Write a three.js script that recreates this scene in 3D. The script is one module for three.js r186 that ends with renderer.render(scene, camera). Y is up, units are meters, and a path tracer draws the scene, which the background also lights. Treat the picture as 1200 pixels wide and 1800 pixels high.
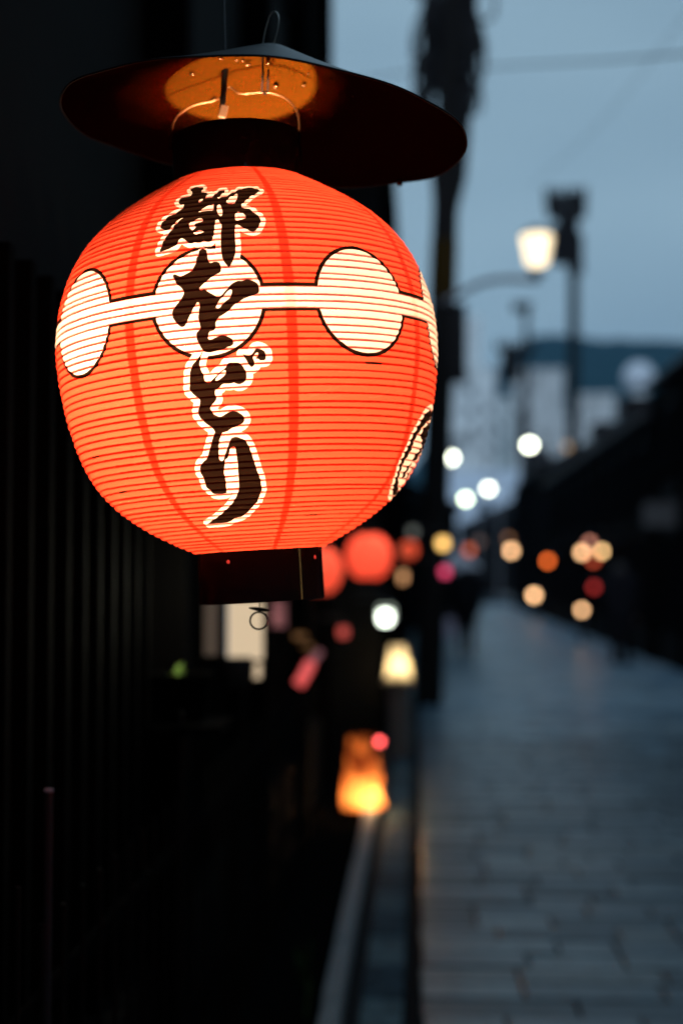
import * as THREE from 'three';
import { mergeGeometries, mergeVertices } from 'three/addons/utils/BufferGeometryUtils.js';
import { MarchingCubes } from 'three/addons/objects/MarchingCubes.js';
import { ImprovedNoise } from 'three/addons/math/ImprovedNoise.js';
import { RoundedBoxGeometry } from 'three/addons/geometries/RoundedBoxGeometry.js';

// ------------------------------------------------------------------ camera, sky, sun, exposure
const scene = new THREE.Scene();
const camera = new THREE.PerspectiveCamera(39.6, 682 / 1024, 0.1, 6000);
camera.position.set(0, 1.55, 0);
camera.rotation.order = 'YXZ';
camera.rotation.y = Math.atan(135 / 2500);
camera.rotation.x = Math.atan(100 / 2500);
camera.focus = 1.79;
camera.userData.fStop = 1.85;

const noise3 = new ImprovedNoise();
function fbm(x, y, z, oct = 4) { let s = 0, a = 0.5; for (let i = 0; i < oct; i++) { s += a * noise3.noise(x, y, z); x *= 2.03; y *= 2.03; z *= 2.03; a *= 0.5; } return s; }
let seedState = 7;
function rnd() { seedState = (seedState * 1664525 + 1013904223) >>> 0; return seedState / 4294967296; }
const range = (a, b) => a + (b - a) * rnd();

function makeSky() {                                        // blue overcast dusk: thin cloud, a little paler low down
  const W = 1024, H = 512, d = new Float32Array(W * H * 4);
  for (let j = 0; j < H; j++) {
    const up = ((j + 0.5) / H - 0.5) * Math.PI, y = Math.max(Math.sin(up), 0.02);
    for (let i = 0; i < W; i++) {
      const az = ((i + 0.5) / W - 0.5) * 2 * Math.PI, x = Math.cos(az) * Math.cos(up), z = Math.sin(az) * Math.cos(up);
      const n = fbm(x / (y + 0.25) * 1.3, z / (y + 0.25) * 1.3, 3.1, 4) + 0.5 * fbm(x * 3, y * 9, z * 3, 3);
      const low = 1 + 0.13 * Math.exp(-Math.max(up, 0) / 0.13), c = low * (1 + 0.4 * n);
      const o = (j * W + i) * 4;
      d[o] = 0.248 * c; d[o + 1] = 0.385 * low * (1 + 0.34 * n); d[o + 2] = 0.495 * low * (1 + 0.28 * n); d[o + 3] = 1;
    }
  }
  const t = new THREE.DataTexture(d, W, H, THREE.RGBAFormat, THREE.FloatType);
  t.mapping = THREE.EquirectangularReflectionMapping; t.magFilter = THREE.LinearFilter; t.minFilter = THREE.LinearFilter;
  t.wrapS = THREE.RepeatWrapping; t.needsUpdate = true;
  return t;
}
scene.background = makeSky();
scene.environment = scene.background;

const sun = new THREE.DirectionalLight(0xd8e4ff, 1.35);      // after sunset: the paler sky behind the camera
sun.position.set(-12, 38, 66); sun.shadow.radius = 45; sun.castShadow = true;
sun.shadow.camera.left = -20; sun.shadow.camera.right = 20; sun.shadow.camera.top = 20; sun.shadow.camera.bottom = -20; sun.shadow.camera.far = 200;
scene.add(sun);

const renderer = new THREE.WebGLRenderer({ antialias: true });
renderer.toneMapping = THREE.LinearToneMapping;
renderer.toneMappingExposure = 1;
renderer.shadowMap.enabled = true;

// ------------------------------------------------------------------ helpers
const used = new Map();
function numbered(name) { const n = used.get(name) ?? 0; used.set(name, n + 1); return n ? name + '_' + String(n).padStart(3, '0') : name; }
function tag(o, label, category, group) { o.userData.label = label; o.userData.category = category; if (group) o.userData.group = group; return o; }
function thing(name, label, category, pos = [0, 0, 0], turn = 0, group) {
  const o = new THREE.Group(); o.name = numbered(name); o.position.set(...pos); o.rotation.y = turn; scene.add(o);
  return tag(o, label, category, group);
}
function part(parent, name, geo, mat, pos, rot) {
  const m = new THREE.Mesh(geo, mat); m.name = name; m.castShadow = m.receiveShadow = true;
  if (pos) m.position.set(...pos);
  if (rot) m.rotation.set(...rot);
  parent.add(m); return m;
}
function struct(name, geo, mat, pos, parent = scene) { const m = part(parent, name, geo, mat, pos); if (parent === scene) m.userData.kind = 'structure'; return m; }
const V = (x, y, z) => new THREE.Vector3(x, y, z);
camera.updateMatrixWorld();
function at(px, py, z) {                                    // the place that the photograph (1200 x 1800) shows at px, py, z metres down the street
  const d = V((px - 600) / 2500, -(py - 900) / 2500, -1).applyQuaternion(camera.quaternion);
  return camera.position.clone().addScaledVector(d, z / -d.z);
}
const box = (w, h, d, x = 0, y = 0, z = 0) => new THREE.BoxGeometry(w, h, d).translate(x, y, z);
const rbox = (w, h, d, r = 0.004, x = 0, y = 0, z = 0) => new RoundedBoxGeometry(w, h, d, 1, r).translate(x, y, z);
function tube(pts, r, seg = 24, rad = 8, closed = false) { return new THREE.TubeGeometry(new THREE.CatmullRomCurve3(pts.map((p) => (p.isVector3 ? p : V(...p))), closed, 'centripetal'), seg, r, rad, closed); }
function merged(list) { return mergeGeometries(list.map((g) => { const q = g.index ? g.toNonIndexed() : g.clone(); for (const k of Object.keys(q.attributes)) if (!['position', 'normal', 'uv'].includes(k)) q.deleteAttribute(k); if (!q.attributes.uv) q.setAttribute('uv', new THREE.Float32BufferAttribute(new Float32Array(q.attributes.position.count * 2), 2)); return q; })); }
const lathe = (pts, seg = 32) => new THREE.LatheGeometry(pts.map((p) => new THREE.Vector2(p[0], p[1])), seg);
const C = (r, g, b) => new THREE.Color().setRGB(r, g, b);
function std(r, g, b, rough = 0.8, o = {}) { return new THREE.MeshStandardMaterial({ color: C(r, g, b), roughness: rough, ...o }); }
function matte(r, g, b, rough = 0.85, o = {}) { return new THREE.MeshPhysicalMaterial({ color: C(r, g, b), roughness: rough, specularIntensity: 0.12, ...o }); }
function glow(r, g, b, k = 1) { return new THREE.MeshStandardMaterial({ color: C(0.2, 0.2, 0.2), roughness: 0.8, emissive: C(r, g, b), emissiveIntensity: k }); }
function noiseTex(w, h, fn, srgb = false) {
  const d = new Uint8Array(w * h * 4);
  for (let j = 0; j < h; j++) for (let i = 0; i < w; i++) { const c = fn(i / w, j / h), o = (j * w + i) * 4; for (let k = 0; k < 3; k++) d[o + k] = Math.max(0, Math.min(255, 255 * (c.length ? c[k] : c))); d[o + 3] = 255; }
  const t = new THREE.DataTexture(d, w, h); t.magFilter = THREE.LinearFilter; t.minFilter = THREE.LinearFilter; t.wrapS = t.wrapT = THREE.RepeatWrapping; if (srgb) t.colorSpace = THREE.SRGBColorSpace; t.needsUpdate = true; return t;
}
function tiled(f) { return (u, v) => { const a = u * 2 * Math.PI, b = v * 2 * Math.PI; return f(Math.cos(a), Math.sin(a), Math.cos(b), Math.sin(b)); }; }
const grain = noiseTex(256, 256, tiled((a, b, c, d) => 0.88 + 0.4 * fbm(a * 2 + 5, b * 2 + c * 1.7, d * 2 + 9, 5)), true);
const bumpy = noiseTex(256, 256, tiled((a, b, c, d) => 0.5 + 0.7 * fbm(a * 3 + 1, b * 3 + c * 2.6, d * 3, 5)));
const woodGrain = noiseTex(128, 512, (u, v) => 0.75 + 0.45 * fbm(u * 26, v * 2.5, 0.3, 4), true);
const lacquer = new THREE.MeshPhysicalMaterial({ color: C(0.006, 0.006, 0.0065), roughness: 0.6, specularIntensity: 0.2, clearcoat: 0.6, clearcoatRoughness: 0.05 });
const steel = std(0.32, 0.31, 0.3, 0.38, { metalness: 1 });
const blackIron = std(0.02, 0.02, 0.022, 0.55, { metalness: 0.4 });

const nearBlack = matte(0.0012, 0.0011, 0.001, 0.9, { specularIntensity: 0.03 });  // one even near-black for parts kept dark
// ------------------------------------------------------------------ ground, road, kerb
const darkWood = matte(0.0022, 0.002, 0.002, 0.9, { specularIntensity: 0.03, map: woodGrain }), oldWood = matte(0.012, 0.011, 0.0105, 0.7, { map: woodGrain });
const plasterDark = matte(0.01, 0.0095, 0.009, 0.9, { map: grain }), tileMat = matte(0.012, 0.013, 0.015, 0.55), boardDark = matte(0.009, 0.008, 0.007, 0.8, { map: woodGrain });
const concrete = matte(0.014, 0.0135, 0.013, 0.85, { map: grain }), rubber = matte(0.012, 0.012, 0.013, 0.6);
const earth = std(0.12, 0.13, 0.135, 0.95);
struct('ground', new THREE.PlaneGeometry(7000, 7000).rotateX(-Math.PI / 2), earth, [0, -0.06, -1500]);
const roadBed = matte(0.01, 0.013, 0.016, 0.9), stoneRough = { bumpMap: bumpy, bumpScale: 0.006, map: grain };
const wet = (r, g, b, rough, o) => new THREE.MeshPhysicalMaterial({ color: C(r, g, b), roughness: rough, ...o });
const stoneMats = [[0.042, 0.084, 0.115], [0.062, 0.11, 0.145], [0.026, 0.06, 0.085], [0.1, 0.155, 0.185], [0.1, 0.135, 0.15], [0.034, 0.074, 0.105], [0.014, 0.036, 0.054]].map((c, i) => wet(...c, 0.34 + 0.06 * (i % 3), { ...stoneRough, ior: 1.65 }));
const road = struct('road', box(4.9, 0.04, 100, 2.05, -0.045, -46), roadBed, [0, 0, 0]);
function slabGeo(w, d, h = 0.05, c = 0.009) {               // a worn slab: flat top, chamfered edge, four sides; uv in metres
  const x = w / 2, z = d / 2, ix = x - c, iz = z - c, P = [[-ix, 0, -iz], [ix, 0, -iz], [ix, 0, iz], [-ix, 0, iz], [-x, -c * 0.8, -z], [x, -c * 0.8, -z], [x, -c * 0.8, z], [-x, -c * 0.8, z], [-x, -h, -z], [x, -h, -z], [x, -h, z], [-x, -h, z]];
  const q = [[3, 2, 1, 0]]; for (const b of [0, 4]) for (let k = 0; k < 4; k++) { const n = (k + 1) % 4; q.push([b + n + 4, b + k + 4, b + k, b + n].reverse()); }
  const pos = [], uv = [];
  const ox = range(0, 3), oz = range(0, 3);
  for (const f of q) for (const k of [0, 1, 2, 0, 2, 3]) { const v = P[f[k]]; pos.push(...v); uv.push((v[0] + ox) / 0.9, (v[2] + oz + v[1]) / 0.9); }
  const g = new THREE.BufferGeometry(); g.setAttribute('position', new THREE.Float32BufferAttribute(pos, 3)); g.setAttribute('uv', new THREE.Float32BufferAttribute(uv, 2)); g.computeVertexNormals(); return g;
}
const ROW = 0.205, slabs = []; for (let i = 0; i < 9; i++) slabs.push([0.24 + i * 0.045, slabGeo(0.24 + i * 0.045 - 0.008, ROW - 0.014, 0.05, 0.006)]);
const far = [];                                             // slabs too small in the picture to pick apart
for (let z = 4.3, row = 0; z < 62; z += ROW, row++) {
  let x = 0.012 - range(0, 0.01);
  while (x < 3.95) {
    const k = Math.floor(rnd() * 9), w = slabs[k][0], dimShare = z > 9.4 && z < 13.2 ? 0.8 : 0.12, m = rnd() < dimShare ? [2, 5, 6, 2][Math.floor(rnd() * 4)] : Math.floor(rnd() * 6), y = range(-0.004, 0.004), ry = range(-0.006, 0.006), tip = range(-0.006, 0.006);  // dim stretch of road put into the colour by favouring dark slabs
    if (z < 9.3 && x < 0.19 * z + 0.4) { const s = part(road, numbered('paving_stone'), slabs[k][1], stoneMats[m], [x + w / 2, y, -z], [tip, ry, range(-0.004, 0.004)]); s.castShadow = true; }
    else far.push([k, m, x + w / 2, y, -z, ry, rnd() < THREE.MathUtils.smoothstep(z, 11.5, 16.5) ? 2.9 : 1.15]);  // farther slabs coloured paler: sky sheen put into the colour
    x += w;
  }
}
{
  const M = new THREE.Matrix4(), Q = new THREE.Quaternion();
  for (let k = 0; k < 9; k++) {
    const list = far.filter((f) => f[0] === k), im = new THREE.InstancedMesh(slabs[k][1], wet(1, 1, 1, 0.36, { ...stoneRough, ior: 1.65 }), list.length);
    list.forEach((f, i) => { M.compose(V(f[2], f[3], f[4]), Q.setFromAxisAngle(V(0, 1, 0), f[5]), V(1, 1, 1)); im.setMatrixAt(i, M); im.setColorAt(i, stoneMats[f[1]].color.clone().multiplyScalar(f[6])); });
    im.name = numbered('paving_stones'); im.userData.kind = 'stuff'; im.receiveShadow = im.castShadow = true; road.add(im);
  }
}
const edgeMats = [[0.075, 0.125, 0.15], [0.04, 0.075, 0.1], [0.11, 0.165, 0.19]].map((c) => matte(...c, 0.85, stoneRough));
const edgeStrip = struct('stone_edging', box(0.36, 0.03, 60, -0.21, -0.042, -32), roadBed);
for (let z = 4.3, i = 0; z < 12; i++) { const d = range(0.36, 0.5); part(edgeStrip, numbered('edging_stone'), slabGeo(0.15, d - 0.01), edgeMats[Math.floor(rnd() * 3)], [-0.135, range(-0.003, 0.003), -z - d / 2], [0, range(-0.008, 0.008), 0]); z += d; }
part(edgeStrip, 'edging_slab', box(0.135, 0.03, 45, -0.131, -0.016, -35), edgeMats[2]);
const drain = struct('drain_channel', box(0.06, 0.02, 58, -0.02, -0.03, -31), matte(0.006, 0.0065, 0.0075, 0.9));
const granite = std(0.25, 0.275, 0.295, 0.75, { map: grain, bumpMap: bumpy, bumpScale: 0.004 });
const kerb = struct('kerb', box(0.055, 0.06, 30, -0.305, -0.025, -18), matte(0.02, 0.02, 0.02));
for (let z = 4.2; z < 9.4; z += 0.8) part(kerb, numbered('kerb_stone'), rbox(0.072, 0.1, 0.792, 0.012), granite, [-0.303 + range(-0.004, 0.004), 0.01 + range(-0.003, 0.003), -z - 0.4]);

struct('dark_strip', box(0.44, 0.03, 16, -0.565, -0.02, -10), matte(0.003, 0.003, 0.003, 1, { specularIntensity: 0 }));  // near-black strip added so the ground by the house stays dark

// ------------------------------------------------------------------ houses
// a house along the street: face at x = xf looking towards side (+1: the street lies at greater x), from z0 to z1 metres down the street
function house(name, label, xf, z0, z1, h, side, depth, o = {}) {
  const len = z1 - z0, zc = -(z0 + z1) / 2, t = thing(name, label, 'house', [xf, 0, zc], 0, o.group), s = side;
  const bodyW = box(depth, h, len, -s * depth / 2, h / 2, 0);
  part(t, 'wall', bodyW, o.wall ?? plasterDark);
  const roofShape = new THREE.Shape([new THREE.Vector2(s * (o.eave ?? 0.55), h - 0.12), new THREE.Vector2(s * (o.eave ?? 0.55), h - 0.02), new THREE.Vector2(-s * depth / 2, h + depth * 0.24), new THREE.Vector2(-s * (depth + 0.4), h - 0.02), new THREE.Vector2(-s * (depth + 0.4), h - 0.12)]);
  const rg = new THREE.ExtrudeGeometry(roofShape, { depth: len + 0.3, bevelEnabled: false }).translate(0, 0, -len / 2 - 0.15);
  const roof = part(t, 'roof', rg, tileMat);
  const ridge = part(roof, 'ridge', rbox(0.24, 0.22, len + 0.34, 0.05, -s * depth / 2, h + depth * 0.24 + 0.04, 0), tileMat);
  if (o.eave !== 0) part(roof, 'gutter', new THREE.CylinderGeometry(0.05, 0.05, len + 0.3, 10).rotateX(Math.PI / 2), blackIron, [s * ((o.eave ?? 0.55) + 0.05), h - 0.1, 0]);
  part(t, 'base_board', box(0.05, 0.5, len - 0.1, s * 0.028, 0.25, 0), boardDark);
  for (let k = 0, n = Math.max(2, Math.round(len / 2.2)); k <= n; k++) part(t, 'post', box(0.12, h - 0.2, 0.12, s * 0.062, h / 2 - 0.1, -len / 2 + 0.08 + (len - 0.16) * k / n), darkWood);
  if (o.windows !== 0) for (let k = 0, n = Math.max(1, Math.round(len / 2.2)); k < n; k++) for (const [y, hh] of h > 4 ? [[1.35, 1.5], [h - 1.15, 1.1]] : [[1.3, 1.4]]) {
    const w = len / n - 0.5, zz = -len / 2 + len * (k + 0.5) / n, win = part(t, 'lattice_window', box(0.03, hh, w, s * 0.018, y, zz), std(0.012, 0.012, 0.014, 0.35));
    const ns = Math.min(12, Math.round(w / 0.13)); for (let i = 0; i < ns; i++) part(win, 'slat', box(0.03, hh, 0.035, s * 0.05, y, zz - w / 2 + w * (i + 0.5) / ns), darkWood);
  }
  if (o.canopy) part(t, 'lower_eave', new THREE.ExtrudeGeometry(new THREE.Shape([new THREE.Vector2(0, 2.75), new THREE.Vector2(s * o.canopy, 2.42), new THREE.Vector2(s * o.canopy, 2.48), new THREE.Vector2(0, 2.95)]), { depth: len - 0.1, bevelEnabled: false }).translate(0, 0, -len / 2 + 0.05), tileMat);
  return t;
}
house('wooden_house', 'black timber house behind the big lantern filling the dark side of the street', -0.75, -22, 10.4, 6.4, 1, 6, { eave: 0.08 });
house('wooden_house', 'narrow dark house standing proud into the lane, its edge cut against the sky', -0.33, 12.2, 16, 5.4, 1, 5, { eave: 0.02 });
house('wooden_house', 'long low dark house running on towards the utility pole', -0.37, 16.5, 35.4, 4.6, 1, 6, { eave: 0.3 });
house('garden_shed', 'low black shed closing in the lane behind the umbrella', 0.85, 36, 62, 3.2, 1, 6, { eave: 0.2, windows: 0 });
house('townhouse', 'near dark townhouse across the street with a lit lattice bay', 4.0, -22, 12, 4.45, -1, 6, { eave: 0.12 });
house('townhouse', 'second dark townhouse across the street, the one before the dark walker', 4.0, 12.5, 24, 4.7, -1, 6, { eave: 0.12 });
house('townhouse', 'third dark townhouse across the street with a cluster of cream lamps', 4.0, 24.5, 44.2, 4.25, -1, 6, { eave: 0.12 });
house('townhouse', 'last dark townhouse of the row, below the tall crossarm pole', 3.95, 45.8, 58.5, 4.9, -1, 6, { eave: 0.12 });
house('end_house', 'low black house closing the far end of the street', 5.9, 84, 96, 5.0, -1, 8, { eave: 0.3, windows: 0 });
house('end_house', 'black house on the far corner beneath the pale apartment tower', 2.9, 90, 99, 4.4, -1, 9, { eave: 0.3, windows: 0 }).position.x = 2.9;

for (const [z, y, w, h, lab] of [[33, 4.55, 0.5, 0.9, 'dark chimney box on the roof of the third townhouse'], [27, 4.6, 0.9, 0.5, 'dark air conditioner box on the third townhouse roof, nearer the walker'], [50, 5.3, 0.7, 1.1, 'dark water box on the last townhouse roof'], [56, 5.2, 0.5, 0.9, 'dark chimney at the far end of the row of townhouses']]) {
  const t = thing('roof_box', lab, 'roof box', [4.25, y - h / 2 - 0.1, -z]); part(t, 'casing', rbox(w, h, 0.9, 0.03, 0, h / 2, 0), rubber); part(t, 'vent', box(0.02, h * 0.6, 0.6, -w / 2 - 0.011, h / 2, 0), blackIron); part(t, 'foot', box(w * 0.8, 0.3, 0.1, 0, -0.15, 0), blackIron);
}
{ const t = thing('hanging_sign', 'dim grey sign board sticking out from the second townhouse across the street', 'sign', [3.6, 2.35, -21.5]); part(t, 'board', rbox(0.5, 0.34, 0.05, 0.01), std(0.035, 0.037, 0.036, 0.8)); part(t, 'bracket', box(0.6, 0.03, 0.03, 0.08, 0.2, 0), blackIron); }
house('unseen_shade_house', 'tall unseen building added behind the viewer to shade the near road', 7.5, -36, -25, 18, 1, 14, { eave: 0.2, windows: 0 });  // added out of view: shades the near road, darkens the collar reflection
// lit lattice bay across the street, beside the camera: what the black collar mirrors
const bay = thing('lit_window', 'tall warm lit window slits in the near townhouse across the street', 'window', [3.9, 1.55, -1.35]);
for (const dz of [-0.22, -0.11]) part(bay, 'pane', box(0.02, 1.7, 0.03, -0.06, 0, dz), glow(1, 0.62, 0.2, 9));
part(bay, 'frame', merged([box(0.05, 0.08, 0.9, -0.05, 0.9, 0), box(0.05, 0.08, 0.9, -0.05, -0.9, 0), box(0.05, 1.72, 0.06, -0.05, 0, 0.42), box(0.05, 1.72, 0.06, -0.05, 0, -0.42)]), darkWood);

// ------------------------------------------------------------------ fence in front of the near house
const fence = thing('picket_fence', 'dark wooden fence of thin pickets in front of the black timber house', 'fence', [-0.6, 0, 0]);
const paleWood = matte(0.05, 0.05, 0.06, 0.6, { map: woodGrain });
for (const z of [2.3, 3.6, 4.9, 6.2, 7.5]) part(fence, 'post', merged([new THREE.CylinderGeometry(0.0065, 0.0065, 1.185, 10).translate(0, 0.5925, 0), new THREE.SphereGeometry(0.0075, 10, 6).scale(1, 0.4, 1).translate(0, 1.186, 0)]), z < 3 ? paleWood : oldWood, [0, 0, -z]);
part(fence, 'lit_post_top', new THREE.CylinderGeometry(0.0078, 0.0078, 0.004, 12), std(0.3, 0.3, 0.36, 0.5), [0, 1.19, -2.3]);  // pale disc paints the sky-lit top of the nearest post
for (let z = 1.58, i = 0; z < 7.4; z += 0.14, i++) part(fence, numbered('picket'), new THREE.CylinderGeometry(0.005, 0.005, 0.98, 8).translate(0, 0.49 + (z < 2.2 ? 0.09 : 0), 0), oldWood, [-0.004, 0, -z]);
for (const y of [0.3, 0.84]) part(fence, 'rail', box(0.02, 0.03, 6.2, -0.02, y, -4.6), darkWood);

// ------------------------------------------------------------------ poles, cables
function taperPole(len, r0, r1) { return new THREE.CylinderGeometry(r1, r0, len, 18).translate(0, len / 2, 0); }
const pb = at(752, 1232, 16.3);
const pole = thing('utility_pole', 'dark leaning utility pole at the gutter, bundled with cables at the top', 'utility pole', [pb.x, 0, pb.z]);
{
  const lean = new THREE.Quaternion().setFromEuler(new THREE.Euler(0, 0, -0.0375)), L = (x, y, z = 0) => V(x, y, z).applyQuaternion(lean).toArray();
  const p = part(pole, 'shaft', taperPole(10.5, 0.17, 0.13), concrete); p.quaternion.copy(lean);
  const band = part(pole, 'guard_band', new THREE.CylinderGeometry(0.156, 0.158, 0.66, 20), matte(0.022, 0.013, 0.002), L(0, 5.0)); band.quaternion.copy(lean);
  part(pole, 'meter_box', rbox(0.24, 0.9, 0.2, 0.02), rubber, L(0.17, 4.15));
  for (let i = 0; i < 5; i++) part(pole, 'cable', tube([L(0.12 + 0.02 * i, 5.6 + 0.1 * i, 0.1), L(0.15 + 0.02 * i, 6.6, 0.16), L(0.14 + 0.03 * i, 7.8, 0.1), L(0.1 + 0.05 * i, 9.8, 0)], 0.022, 24, 6), rubber);
  for (let i = 0; i < 4; i++) part(pole, 'cable', tube([L(-0.1, 5.4 + i * 0.2, 0.12), L(-0.18 - 0.02 * i, 6.4, 0.1), L(-0.2, 7.4, 0.05), L(-0.12 - 0.06 * i, 9.8, 0)], 0.02, 24, 6), rubber);
  for (const [x, y, w, h] of [[-0.22, 7.85, 0.26, 0.5], [-0.2, 7.3, 0.2, 0.4], [-0.22, 6.55, 0.16, 0.3], [0.17, 6.5, 0.1, 0.24], [0.19, 7.4, 0.1, 0.4]]) part(pole, 'junction_box', rbox(w, h, 0.2, 0.03), rubber, L(x, y));
  for (let i = 0; i < 30; i++) { const y0 = range(6.8, 8.6), s = rnd() < 0.6 ? -1 : 1, x = s * range(0.25, 0.46); part(pole, 'cable', tube([L(s * 0.1, y0, 0.1), L(x, y0 + range(-0.1, 0.2), 0.15), L(x * range(0.7, 1), y0 + range(0.3, 0.6), -0.05), L(s * 0.08, y0 + 0.8, 0)], range(0.01, 0.022), 14, 6), rubber); }
  for (let i = 0; i < 34; i++) { const y0 = range(6.3, 8.4), s = rnd() < 0.65 ? -1 : 1, x = s * range(0.1, 0.32); part(pole, 'cable', tube([L(s * 0.12, y0, 0.14), L(x * 1.2, y0 + 0.25, 0.2), L(x * 1.25, y0 + 0.7, 0.1), L(s * 0.1, y0 + 1.1, 0.05)], range(0.014, 0.03), 16, 6), rubber); }
  part(pole, 'crossarm', box(0.9, 0.09, 0.09), rubber, L(-0.02, 8.3));
  for (const x of [-0.36, -0.15, 0.2]) part(pole, 'insulator', lathe([[0, 0], [0.05, 0], [0.06, 0.05], [0.03, 0.08], [0.05, 0.13], [0, 0.16]], 12), rubber, L(x, 8.38));
}
function cableThing(label, pts, r) { const t = thing('overhead_cable', label, 'cable', pts[0].toArray(), 0, undefined); part(t, 'strand', tube(pts.map((p) => p.clone().sub(pts[0])), r, 40, 6), std(0.02, 0.02, 0.022, 0.6)); return t; }
cableThing('thick cable crossing the sky from the utility pole towards the top corner', [at(800, 122, 16.2), at(930, 113, 14), at(1080, 105, 12), at(1230, 92, 10.2)], 0.011);
cableThing('fainter cable running from behind the hood to the utility pole', [at(560, 150, 22), at(650, 138, 20), at(770, 118, 16.5)], 0.01);
cableThing('faint steep cable in the sky high above the street lamp', [at(930, 330, 30), at(1060, 210, 24), at(1240, -20, 18)], 0.006);
function farPole(label, px, pyTop, z, boxes, arm) {
  const b = at(px, 1000, z), top = at(px + 6, pyTop, z), t = thing('utility_pole', label, 'utility pole', [b.x, 0, b.z]), h = top.y;
  const k = part(t, 'shaft', taperPole(h, z < 50 ? 0.21 : 0.17, z < 50 ? 0.15 : 0.12), concrete); k.rotation.z = -0.012;
  const S = z / 2500;
  for (const [dx, py, w, hh] of boxes) part(t, 'transformer', new THREE.CylinderGeometry(w * S / 2, w * S / 2, hh * S, 14), rubber, [dx * S, at(px, py, z).y, 0.1]);
  for (const [dx, py, w] of arm) { const y = at(px, py, z).y; part(t, 'crossarm', box(w * S, 0.2, 0.16, dx * S, y, 0), rubber); for (const q of [-0.45, -0.28, -0.1, 0.1, 0.28, 0.45]) part(t, 'insulator', lathe([[0, 0], [0.09, 0], [0.11, 0.1], [0.05, 0.16], [0.09, 0.26], [0, 0.32]], 10), rubber, [dx * S + q * w * S, y + 0.07, 0]); }
  return t;
}
farPole('tall pole with crossarms and black transformers behind the round street lamp', 1004, 338, 45, [[-18, 432, 32, 66], [9, 448, 28, 70], [-10, 400, 26, 30]], [[-6, 349, 72], [-6, 363, 70], [-5, 379, 66]]);
farPole('thinner pole with a dark transformer between the tall pole and the white tower', 921, 532, 64, [[-22, 640, 34, 62], [0, 760, 20, 80]], [[-2, 545, 30], [-14, 612, 70]]);

// ------------------------------------------------------------------ street lamp on its arm, distant street lamps
const lampMetal = std(0.12, 0.13, 0.14, 0.5, { metalness: 0.3 });
{
  const a = at(800, 520, 16.1), b = at(943, 492, 16.1), t = thing('street_lamp', 'lit lantern street lamp standing on a curved arm from the utility pole', 'street lamp', a.toArray());
  const l = (px, py) => at(px, py, 16.1).sub(a);
  part(t, 'arm', tube([l(780, 532), l(815, 512), l(850, 496), l(890, 490), l(930, 492), l(946, 492)], 0.035, 40, 10), lampMetal);
  const c = l(943, 440);
  part(t, 'cup', lathe([[0.0, 0], [0.045, 0], [0.05, 0.05], [0.1, 0.09], [0.09, 0.11], [0, 0.11]], 20), std(0.03, 0.035, 0.04, 0.5), l(943, 493).toArray());
  const glassShell = part(t, 'lamp_glass', lathe([[0.0, -0.17], [0.1, -0.17], [0.125, -0.14], [0.178, 0.15], [0.175, 0.165], [0, 0.165]], 24), glow(1, 0.8, 0.5, 2.2), c.toArray());
  part(t, 'cap', lathe([[0.19, 0.168], [0.195, 0.18], [0.1, 0.25], [0.02, 0.28], [0, 0.28]], 24), lampMetal, c.toArray());
  for (let k = 0; k < 4; k++) { const q = k * Math.PI / 2 + 0.6; part(t, 'frame_bar', tube([[0.127 * Math.cos(q), -0.14, 0.127 * Math.sin(q)], [0.18 * Math.cos(q), 0.16, 0.18 * Math.sin(q)]], 0.007, 4, 6), lampMetal, c.toArray()); }
  const p = new THREE.PointLight(C(1, 0.8, 0.5), 0.35); p.name = 'street_lamp_light'; p.position.copy(c); p.shadow.radius = 5; p.castShadow = true; t.add(p);
}
function modernLamp(label, px, py, z, r, col, k, lean) {
  const c = at(px, py, z), t = thing('lamp_post', label, 'street lamp', [c.x + lean, 0, c.z], 0, 'white street lamps along the street');
  part(t, 'post', taperPole(c.y + 0.35, 0.06, 0.04), lampMetal);
  part(t, 'arm', tube([[0, c.y + 0.3, 0], [-lean * 0.5, c.y + 0.42, 0], [-lean, c.y + r * 0.8, 0]], 0.03, 12, 8), lampMetal);
  part(t, 'lamp_globe', new THREE.SphereGeometry(r, 20, 14).scale(1, 0.9, 1), glow(...col, k), [-lean, c.y, 0]);
  part(t, 'lamp_shade', lathe([[r * 0.5, r * 0.95], [r * 0.9, r * 0.72], [r * 0.55, r * 1.1], [0, r * 1.15]], 18), lampMetal, [-lean, c.y, 0]);
  return t;
}
const coldWhite = [0.95, 1, 0.8];
modernLamp('bright white street lamp, the highest of the four, in front of the grey apartment block', 930, 782, 46, 0.15, coldWhite, 14, 0.5);
modernLamp('white street lamp beside the edge of the big lantern and the utility pole', 792, 805, 48, 0.15, coldWhite, 14, -0.4);
modernLamp('white street lamp above the far corner, upper of the two close together', 858, 859, 66, 0.17, coldWhite, 12, 0.5);
modernLamp('slightly green white street lamp, lower of the two close together', 818, 877, 70, 0.17, [0.85, 1, 0.66], 13, 0.6);

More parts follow.
